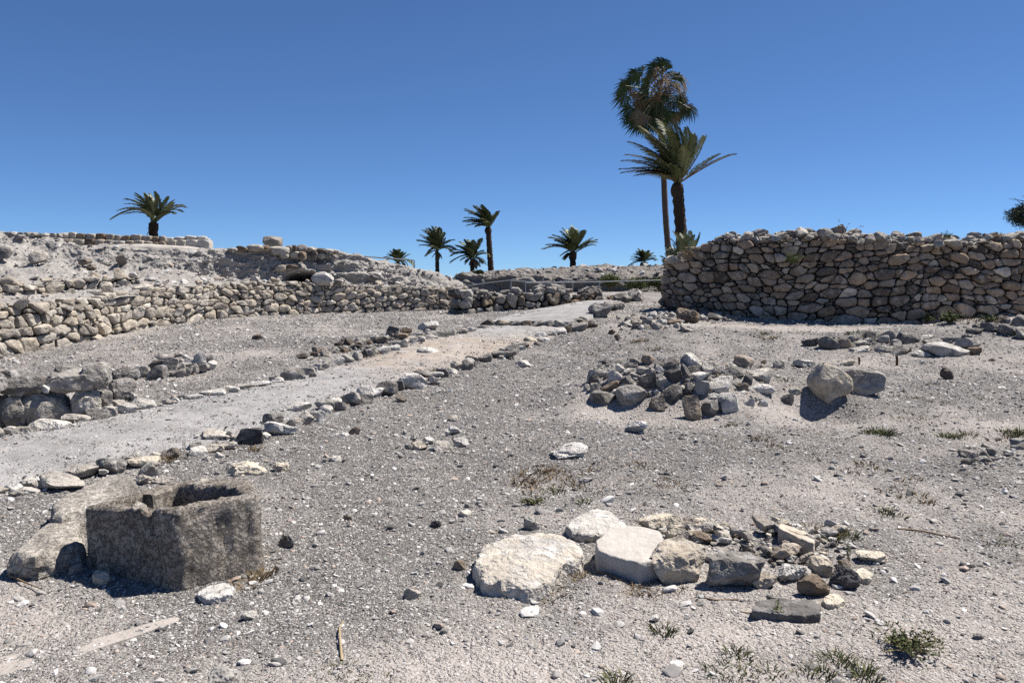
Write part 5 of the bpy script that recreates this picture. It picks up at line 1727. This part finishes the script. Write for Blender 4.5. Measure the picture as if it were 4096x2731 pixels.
# ------------------------------------------------------------------ railings
def railing(label, Y, rails, posts, rr=.022):
    first = at(*posts[0][:2], posts[0][3] if len(posts[0]) > 3 else Y)
    root = empty('metal_railing', (first[0], first[1], first[2] - 1), label, 'railing')
    for pl in rails:
        P = np.array([at(p[0], p[1], p[2] if len(p) > 2 else Y) for p in pl])
        s = np.linspace(0, len(P) - 1, 30)
        Q = np.stack([np.interp(s, np.arange(len(P)), P[:, i]) for i in range(3)], -1)
        m = Mesh()
        m.add(*tube(Q, np.full(30, rr), 8))
        m.build('rail', 'metal', root, Q[0])
    for p in posts:
        yy = p[3] if len(p) > 3 else Y
        a, b = at(p[0], p[1], yy), at(p[0], p[2], yy)
        m = Mesh()
        m.add(*tube([b, (a + b) / 2, a], [rr * 1.05] * 3, 8))
        m.build('post', 'metal', root, a)
    return root
railing('metal railing standing on the crest of the earth bank', 24.0, [[(1345, 1018), (1390, 1021), (1655, 1041)]], [(1347, 1018, 1045), (1390, 1021, 1052), (1657, 1041, 1100)], .02)
railing('nearer grey metal railing running along the top of the path', 26.5, [[(2102, 1131), (2250, 1130), (2397, 1127), (2660, 1120)]], [(2102, 1131, 1190), (2397, 1127, 1190), (2655, 1120, 1190)], .015)
railing('farther grey metal railing sagging in front of the rock bank', 28.5, [[(1826, 1150), (1930, 1134), (2044, 1120)], [(2044, 1122), (2120, 1128), (2200, 1131), (2250, 1127), (2292, 1119)]], [(2044, 1119, 1190), (1832, 1149, 1190), (2291, 1119, 1190)], .015)
railing('thin distant fence beside the drooping palm', 41.0, [[(1852, 1089), (1895, 1093)], [(1852, 1097), (1895, 1099)]], [(1846, 1108, 1120), (1852, 1089, 1120), (1895, 1092, 1120)], .02)

# iron stakes
def stake(label, u, vt, vb, Y, lean=0, rad=.014, mat='rust', nm='iron_stake', cat='stake'):
    a, b = at(u + lean, vt, Y), at(u, vb, Y)
    m = Mesh()
    m.add(*tube([b - UP * .05, (a + b) / 2 + np.array([.004, 0, 0]), a], [rad] * 3, 7))
    tag(m.build(nm, mat, None, b), label, cat, None, 'thing')
stake('thin rusty stake leaning on the foot of the long wall', 963, 1203, 1252, hit(963, 1262)[1] - .25, lean=12, rad=.012)
stake('short rusty stake standing between the flat yellowish stone and the heap', 3436, 1428, 1458, hit(3436, 1458)[1], rad=.014)
stake('taller rusty stake standing right of the short one', 3587, 1423, 1462, hit(3587, 1462)[1], rad=.018)

def stick(label, pts, rad, mat='twig'):
    P = []
    for u, v, dz in pts:
        h = hit(u, v)
        h[2] += dz
        P.append(h)
    m = Mesh()
    m.add(*tube(P, np.linspace(rad, rad * .5, len(P)), 6))
    tag(m.build('stick', mat, None, P[0]), label, 'stick', None, 'thing')
stick('straw-coloured stick lying on the lower gravel pointing at the viewer', [(1368, 2652, .012), (1362, 2590, .02), (1358, 2540, .03), (1374, 2515, .04)], .007, 'straw')
stick('dark twig lying in the gravel left of the trough', [(35, 2312, .02), (95, 2335, .012), (165, 2362, .012)], .006)
stick('curved brown twig below the grey layered boulder', [(2812, 2398, .012), (2860, 2408, .012), (2955, 2408, .015)], .006)
stick('bent twigs under the smooth white slab', [(2385, 2300, .02), (2440, 2320, .03), (2520, 2345, .012), (2600, 2362, .012)], .006)
stick('long dry twig on the right-hand gravel', [(3590, 2122, .012), (3680, 2134, .02), (3760, 2148, .015), (3840, 2160, .012)], .007)
stick('straight stalk before the dark thin slab', [(2960, 2455, .012), (3080, 2476, .02), (3200, 2486, .012)], .005, 'straw')

# ------------------------------------------------------------------ grasses and weeds
def blades(m, c, n, rad, h, w, r, spread=.6, flat=0.0):
    for i in range(n):
        a = r.uniform(0, 6.28)
        q = rad * math.sqrt(r.random())
        x, y = c[0] + math.cos(a) * q, c[1] + math.sin(a) * q
        p = np.array([x, y, gz(x, y) - .01])
        d = unit(np.array([math.cos(a) * spread + r.uniform(-.4, .4), math.sin(a) * spread + r.uniform(-.4, .4), 1.0 - flat]))
        ln = h * r.uniform(.5, 1.2)
        s = unit(np.cross(d, np.array([r.uniform(-1, 1), r.uniform(-1, 1), .1]))) * w
        mid = p + d * ln * .55
        tip = p + d * ln + np.array([math.cos(a), math.sin(a), -.6]) * ln * .25
        m.add(np.array([p - s, p + s, mid + s * .7, mid - s * .7, tip]), [[0, 1, 2, 3]], [[3, 2, 4]])

def grass_patch(name, mat, spots, seed, label):
    r = random.Random(seed)
    m = Mesh()
    for (u, v, n, radpx, h) in spots:
        g = hit(u, v)
        for k in range(n):
            a, q = r.uniform(0, 6.28), math.sqrt(r.random())
            rx = radpx / FPX * g[1]
            c = (g[0] + math.cos(a) * q * rx, g[1] + math.sin(a) * q * rx * 1.2)
            blades(m, c, 12, .05, h, .0022 + .0003 * g[1], r)
    o = m.build(name, mat)
    tag(o, label, 'grass', None, 'stuff')
grass_patch('dry_grass', 'grass_dry', [(2250, 1930, 36, 190, .04), (2500, 1900, 36, 180, .04), (2650, 1940, 26, 130, .04), (2150, 1890, 16, 100, .04), (2100, 1915, 6, 60, .06), (2330, 2330, 30, 70, .05), (2450, 2350, 40, 110, .045), (2560, 2345, 20, 80, .04), (2200, 2380, 8, 60, .05), (1050, 2290, 7, 40, .06), (1000, 2330, 6, 50, .05), (2700, 2380, 8, 90, .05),
           (3000, 1790, 9, 160, .05), (3080, 1770, 6, 90, .05), (3300, 2130, 8, 80, .06), (3700, 1700, 8, 150, .06), (4000, 1750, 8, 120, .06), (2560, 1365, 5, 40, .08), (2620, 1400, 4, 40, .08), (3080, 1355, 5, 40, .09), (690, 1840, 6, 30, .08), (2330, 1420, 6, 80, .07), (3520, 1900, 8, 150, .05), (3250, 1735, 4, 40, .05),
           (1720, 1390, 3, 30, .06), (1020, 1790, 4, 30, .06), (3850, 1290, 6, 60, .12), (3640, 1975, 8, 100, .05)], 1, 'dry brown grass in thin patches over the gravel')
grass_patch('green_grass', 'grass_green', [(3540, 1735, 16, 40, .07), (3480, 1725, 6, 30, .06), (3640, 1685, 6, 40, .06), (3660, 1595, 5, 40, .05), (3750, 1610, 4, 40, .05), (3900, 1590, 5, 40, .05), (4050, 1730, 12, 45, .07), (3780, 1740, 8, 60, .06), (3650, 1660, 8, 40, .05), (3390, 2145, 5, 40, .05), (3330, 2150, 3, 30, .05),
           (1330, 2705, 12, 90, .04), (1480, 2715, 12, 80, .04), (2120, 2010, 6, 30, .06), (2350, 2015, 4, 25, .06), (2200, 1960, 6, 50, .05), (2950, 2680, 6, 90, .05), (3050, 2700, 6, 60, .05), (2880, 2700, 4, 50, .05), (3260, 2690, 5, 50, .05), (2660, 2520, 5, 25, .06), (2950, 2620, 5, 20, .06), (3350, 2640, 6, 30, .06), (3460, 2700, 8, 35, .07),
           (1770, 1345, 5, 25, .10), (1690, 1350, 4, 20, .08), (2920, 1700, 3, 15, .05), (3140, 1525, 4, 20, .07), (3050, 1340, 5, 20, .10), (4000, 2160, 10, 60, .05), (3560, 2050, 6, 40, .05), (1745, 1488, 5, 14, .08), (2480, 2720, 6, 40, .05), (3440, 1335, 8, 50, .08), (640, 1085, 1, 10, .05)], 2, 'sparse green grass tufts over the gravel')

def weed(label, u, v, n, h, spread, seed, leaf=.02, mat='weed', nst=None):
    """a low herb: many thin branching stems with small leaves"""
    r = random.Random(seed)
    g = hit(u, v)
    root = empty('weed', tuple(g), label, 'plant')
    st, lf = Mesh(), Mesh()
    for i in range(n):
        a = r.uniform(0, 6.28)
        q = spread * math.sqrt(r.random())
        e = g + np.array([math.cos(a) * q, math.sin(a) * q, h * r.uniform(.4, 1.1) * (1 - .4 * q / spread)])
        c = (g + e) / 2 + np.array([r.uniform(-.02, .02), r.uniform(-.02, .02), h * .15])
        t = np.linspace(0, 1, 5)[:, None]
        P = (1 - t) ** 2 * g + 2 * t * (1 - t) * c + t * t * e
        V, f = tube(P, np.linspace(.003, .001, 5), 3)
        st.add(V, f)
        for k in range(14):
            tt = r.uniform(.25, 1)
            p = (1 - tt) ** 2 * g + 2 * tt * (1 - tt) * c + tt * tt * e
            d = unit(np.array([r.uniform(-1, 1), r.uniform(-1, 1), r.uniform(-.2, .8)]))
            s = unit(np.cross(d, np.array([r.uniform(-1, 1), r.uniform(-1, 1), 1]))) * leaf * .28
            ln = leaf * r.uniform(.7, 1.5)
            lf.add(np.array([p, p + d * ln * .5 + s, p + d * ln, p + d * ln * .5 - s]), [[0, 1, 2, 3]])
    st.build('stem', 'straw', root, g)
    lf.build('leaves', mat, root, g)
weed('spreading green weed in the lower right corner of the gravel', 3625, 2600, 60, .10, .17, 1, .016)
weed('thin leafy weed beside the taller bush at the foot of the tall wall', 3705, 1292, 22, .2, .14, 2, .045)
weed('bushy green weed at the foot of the tall wall', 3800, 1298, 36, .28, .2, 3, .05)
weed('low green weed right of the bushy one by the tall wall', 3960, 1285, 24, .1, .26, 4, .045)
weed('small upright weed growing by the thin dark slab', 3110, 2478, 8, .10, .04, 5, .014)
weed('slender weed standing in the near cluster', 3398, 2255, 4, .2, .012, 7, .012)
weed('little weed between the near cluster and the dry grass', 2130, 2020, 14, .07, .07, 8, .018)
weed('green weed tuft on the far kerb', 1775, 1350, 14, .16, .12, 9, .035)

def wall_plant(label, u, v, Y, n, h, seed, mat='weed'):
    r = random.Random(seed)
    g = at(u, v, Y)
    root = empty('wall_weed', tuple(g), label, 'plant')
    m = Mesh()
    for i in range(n):
        a = r.uniform(0, 6.28)
        d = unit(np.array([math.cos(a) * .6, -.3 + math.sin(a) * .4, r.uniform(.2, 1)]))
        ln = h * r.uniform(.5, 1.1)
        s = unit(np.cross(d, np.array([.3, 1, .2]))) * .008
        mid, tip = g + d * ln * .5, g + d * ln - UP * ln * .2
        m.add(np.array([g, mid - s, tip, mid + s]), [[0, 1, 2, 3]])
        for k in range(5):
            p = g + d * ln * r.uniform(.3, 1)
            d2 = unit(np.array([r.uniform(-1, 1), r.uniform(-1, .3), r.uniform(-.6, .8)])) * .07
            m.add(np.array([p, p + d2 * .5 + s, p + d2, p + d2 * .5 - s]), [[0, 1, 2, 3]])
    m.build('leaves', mat, root, g)
wall_plant('green weed growing out of the upper joints of the tall wall', 3172, 1055, 16.02, 30, .3, 1)
wall_plant('dry straw tuft on the left shoulder of the tall wall', 2745, 1035, 17.5, 30, .22, 2, 'straw')
wall_plant('thin dry stalks standing above the tall wall', 3365, 945, 16.2, 5, .45, 5, 'twig')
wall_plant('grey-green tuft on top of the tall wall', 3790, 950, 16.4, 12, .12, 6)
wall_plant('yellow grass clump on the rubble near the right end of the tall wall', 3990, 955, 16.2, 30, .12, 7, 'straw')

def far_shrubs():
    """low shrubs hanging over the ledge of the distant rock bank"""
    r = random.Random(8)
    for i, (u, v, w, lb) in enumerate([(2440, 1122, 70, 'green shrub over the ledge of the rock bank, left of three'), (2550, 1135, 80, 'green shrub over the ledge of the rock bank, middle of three'), (2635, 1128, 70, 'green shrub beside the tall wall at the rock bank, rightmost of three'),
                                       (1915, 1092, 30, 'grey-green shrub between two distant palm trunks')]):
        Y = 36.5 if i < 3 else 41
        C = at(u, v, Y)
        root = empty('shrub', (C[0], C[1], C[2] - .4), lb, 'shrub')
        wm = w / FPX * Y
        n = 1500
        P = rng.normal(size=(n, 3))
        P /= np.linalg.norm(P, axis=1)[:, None]
        P = C + P * (rng.random(n) ** .4)[:, None] * np.array([wm * .6, wm * .5, wm * .32]) * (1 + .5 * fbm(P * 2 + i, 2))[:, None]
        d = rng.normal(size=(n, 3))
        d /= np.linalg.norm(d, axis=1)[:, None]
        wv = np.cross(d, rng.normal(size=(n, 3)))
        wv /= np.linalg.norm(wv, axis=1)[:, None]
        V = np.stack([P, P + d * .05 + wv * .02, P + d * .11, P + d * .05 - wv * .02], 1).reshape(-1, 3)
        m = Mesh()
        m.add(V, np.arange(n)[:, None] * 4 + np.array([[0, 1, 2, 3]]))
        m.build('leaves', 'weed', root, C)
        sm = Mesh()
        for k in range(7):
            e = C + np.array([r.uniform(-.5, .5) * wm, r.uniform(-.3, .3) * wm, r.uniform(-.1, .3) * wm])
            V, f = tube([C - UP * .4, (C + e) / 2 - UP * .1, e], [.02, .012, .005], 4)
            sm.add(V, f)
        sm.build('stem', 'twig', root, C)
far_shrubs()

# ------------------------------------------------------------------ gravel and rubble fragments (uncountable)
PEB = bpy.data.collections.new('pebble_shapes')
for i in range(8):
    v, f = rock_verts(5000 + i, k=2 if i < 5 else 3, boxy=2.6, cuts=9, rough=.10, dims=(1, .8, .55))
    me = mesh_np('pebble', v, f, M['pebble'], False)
    PEB.objects.link(bpy.data.objects.new('pebble', me))

def gn_group():
    g = bpy.data.node_groups.new('scatter', 'GeometryNodeTree')
    g.interface.new_socket('Geometry', in_out='INPUT', socket_type='NodeSocketGeometry')
    g.interface.new_socket('Geometry', in_out='OUTPUT', socket_type='NodeSocketGeometry')
    n = g.nodes
    gi, go = n.new('NodeGroupInput'), n.new('NodeGroupOutput')
    ci = n.new('GeometryNodeCollectionInfo')
    ci.inputs['Collection'].default_value = PEB
    ci.inputs['Separate Children'].default_value = True
    ci.inputs['Reset Children'].default_value = True
    ip = n.new('GeometryNodeInstanceOnPoints')
    ip.inputs['Pick Instance'].default_value = True
    def na(name, typ):
        a = n.new('GeometryNodeInputNamedAttribute')
        a.data_type = typ
        a.inputs['Name'].default_value = name
        return a.outputs['Attribute']
    g.links.new(gi.outputs[0], ip.inputs['Points'])
    g.links.new(ci.outputs[0], ip.inputs['Instance'])
    g.links.new(na('idx', 'INT'), ip.inputs['Instance Index'])
    g.links.new(na('rot', 'FLOAT_VECTOR'), ip.inputs['Rotation'])
    g.links.new(na('scl', 'FLOAT_VECTOR'), ip.inputs['Scale'])
    g.links.new(ip.outputs[0], go.inputs[0])
    return g
GN = gn_group()

def scatter(name, label, P, size, tint, seed, flat=.7):
    n = len(P)
    r = np.random.default_rng(seed)
    me = bpy.data.meshes.new(name)
    me.vertices.add(n)
    me.vertices.foreach_set('co', np.asarray(P, np.float32).ravel())
    rot = np.column_stack([r.uniform(-.5, .5, n), r.uniform(-.5, .5, n), r.uniform(0, 6.28, n)])
    scl = np.asarray(size)[:, None] * np.column_stack([r.uniform(.8, 1.25, n), r.uniform(.8, 1.2, n), r.uniform(flat * .8, flat * 1.3, n)])
    for nm, tp, dat, key in (('rot', 'FLOAT_VECTOR', rot, 'vector'), ('scl', 'FLOAT_VECTOR', scl, 'vector'), ('tint', 'FLOAT_COLOR', np.column_stack([tint, np.ones(n)]), 'color')):
        a = me.attributes.new(nm, tp, 'POINT')
        a.data.foreach_set(key, np.asarray(dat, np.float32).ravel())
    a = me.attributes.new('idx', 'INT', 'POINT')
    a.data.foreach_set('value', r.integers(0, 8, n).astype(np.int32))
    me.materials.append(M['pebble'])
    o = link(name, me)
    md = o.modifiers.new('scatter', 'NODES')
    md.node_group = GN
    tag(o, label, 'gravel', None, 'stuff')

def tints(n, r, pal, w):
    pal = np.array(pal)
    k = r.choice(len(pal), n, p=np.array(w) / sum(w))
    return pal[k] * r.uniform(.8, 1.2, n)[:, None]
PAL = [(.62, .60, .575), (.47, .452, .432), (.35, .333, .318), (.42, .345, .295), (.12, .117, .115), (.76, .74, .72), (.22, .21, .20)]

def gravel():
    r = np.random.default_rng(31)
    n = 300000
    ang = r.uniform(R(90 - 37), R(90 + 37), n)
    rad = np.exp(r.uniform(math.log(2.7), math.log(22), n))
    x, y = rad * np.cos(ang), rad * np.sin(ang)
    p = np.column_stack([x, y, np.zeros(n)])
    keep = r.random(n) < np.clip(1.15 - 1.05 * dust(x, y), .10, 1)
    # fewer on the trodden path
    poly = np.vstack([PATH_R[:, :2], PATH_L[::-1, :2]])
    inside = np.zeros(n, bool)
    j = len(poly) - 1
    for i in range(len(poly)):
        c = ((poly[i, 1] > y) != (poly[j, 1] > y)) & (x < (poly[j, 0] - poly[i, 0]) * (y - poly[i, 1]) / (poly[j, 1] - poly[i, 1] + 1e-12) + poly[i, 0])
        inside ^= c
        j = i
    keep &= ~inside | (r.random(n) < .6)
    # keep off the raised banks
    wl = np.array([at(u, vb, Y)[:2] for u, vb, vt, Y in LW_ROWS])
    keep &= ~((x < np.interp(y, wl[:, 1], wl[:, 0]) - .1) & (y > 9))
    x, y, rad, inside = x[keep], y[keep], rad[keep], inside[keep]
    n = len(x)
    z = ground_full(x, y)
    smin = .00048 * rad + .0009
    size = smin * (1 - r.random(n)) ** (-1 / 3.1)
    size = np.minimum(size, .03)
    size[inside] *= .8
    z = np.where(inside, z * .35 + ground(x, y) * .65 + .03, z) + size * .12
    scatter('gravel', 'loose grey and white gravel covering the ground', np.column_stack([x, y, z]), size, tints(n, r, PAL, (19, 28, 21, 11, 10, 4, 11)), 5)
    # larger loose stones, mostly on the right-hand slope
    m = 1000
    rad = np.exp(r.uniform(math.log(3.2), math.log(16), m))
    ang = R(90) - r.uniform(R(-34), R(36), m)
    x, y = rad * np.cos(ang), rad * np.sin(ang)
    p = np.column_stack([x, y, np.zeros(m)])
    k = (r.random(m) < np.clip(.35 + 2.2 * fbm(p * .8 + 41, 2), .04, 1)) & ~((x < np.interp(y, wl[:, 1], wl[:, 0]) + .1) & (y > 9)) & ((x > -1.2) | (r.random(m) < .4))
    x, y, rad = x[k], y[k], rad[k]
    sz = np.minimum(.011 * (1 - r.random(len(x))) ** (-1 / 2.2), .05)
    scatter('loose_stones', 'scattered fist-sized stones across the gravel slope', np.column_stack([x, y, ground_full(x, y) + sz * .1]), sz, tints(len(x), r, PAL, (14, 26, 24, 12, 8, 5, 12)), 15)
gravel()

def bank_rubble():
    r = np.random.default_rng(77)
    pts, sz = [], []
    for G, n, lo, hi, rows in ((BANK, 4200, .014, .13, (8, BANK.shape[0] - 10)), (FARB, 1300, .035, .22, (54, FARB.shape[0] - 6)), (FILL.reshape(70, 260, 3), 3500, .018, .12, (10, 48))):
        i = r.integers(rows[0], rows[1], n)
        k = r.integers(0, G.shape[1], n)
        p = G[i, k] + r.normal(size=(n, 3)) * .03
        s = lo * (1 - r.random(n)) ** (-1 / 2.3)
        pts.append(p)
        sz.append(np.minimum(s, hi))
    P, S = np.vstack(pts), np.concatenate(sz)
    scatter('rubble', 'stone fragments sticking out of the earth banks', P, S, tints(len(P), r, PAL, (12, 26, 26, 10, 4, 4, 14)), 6)
bank_rubble()
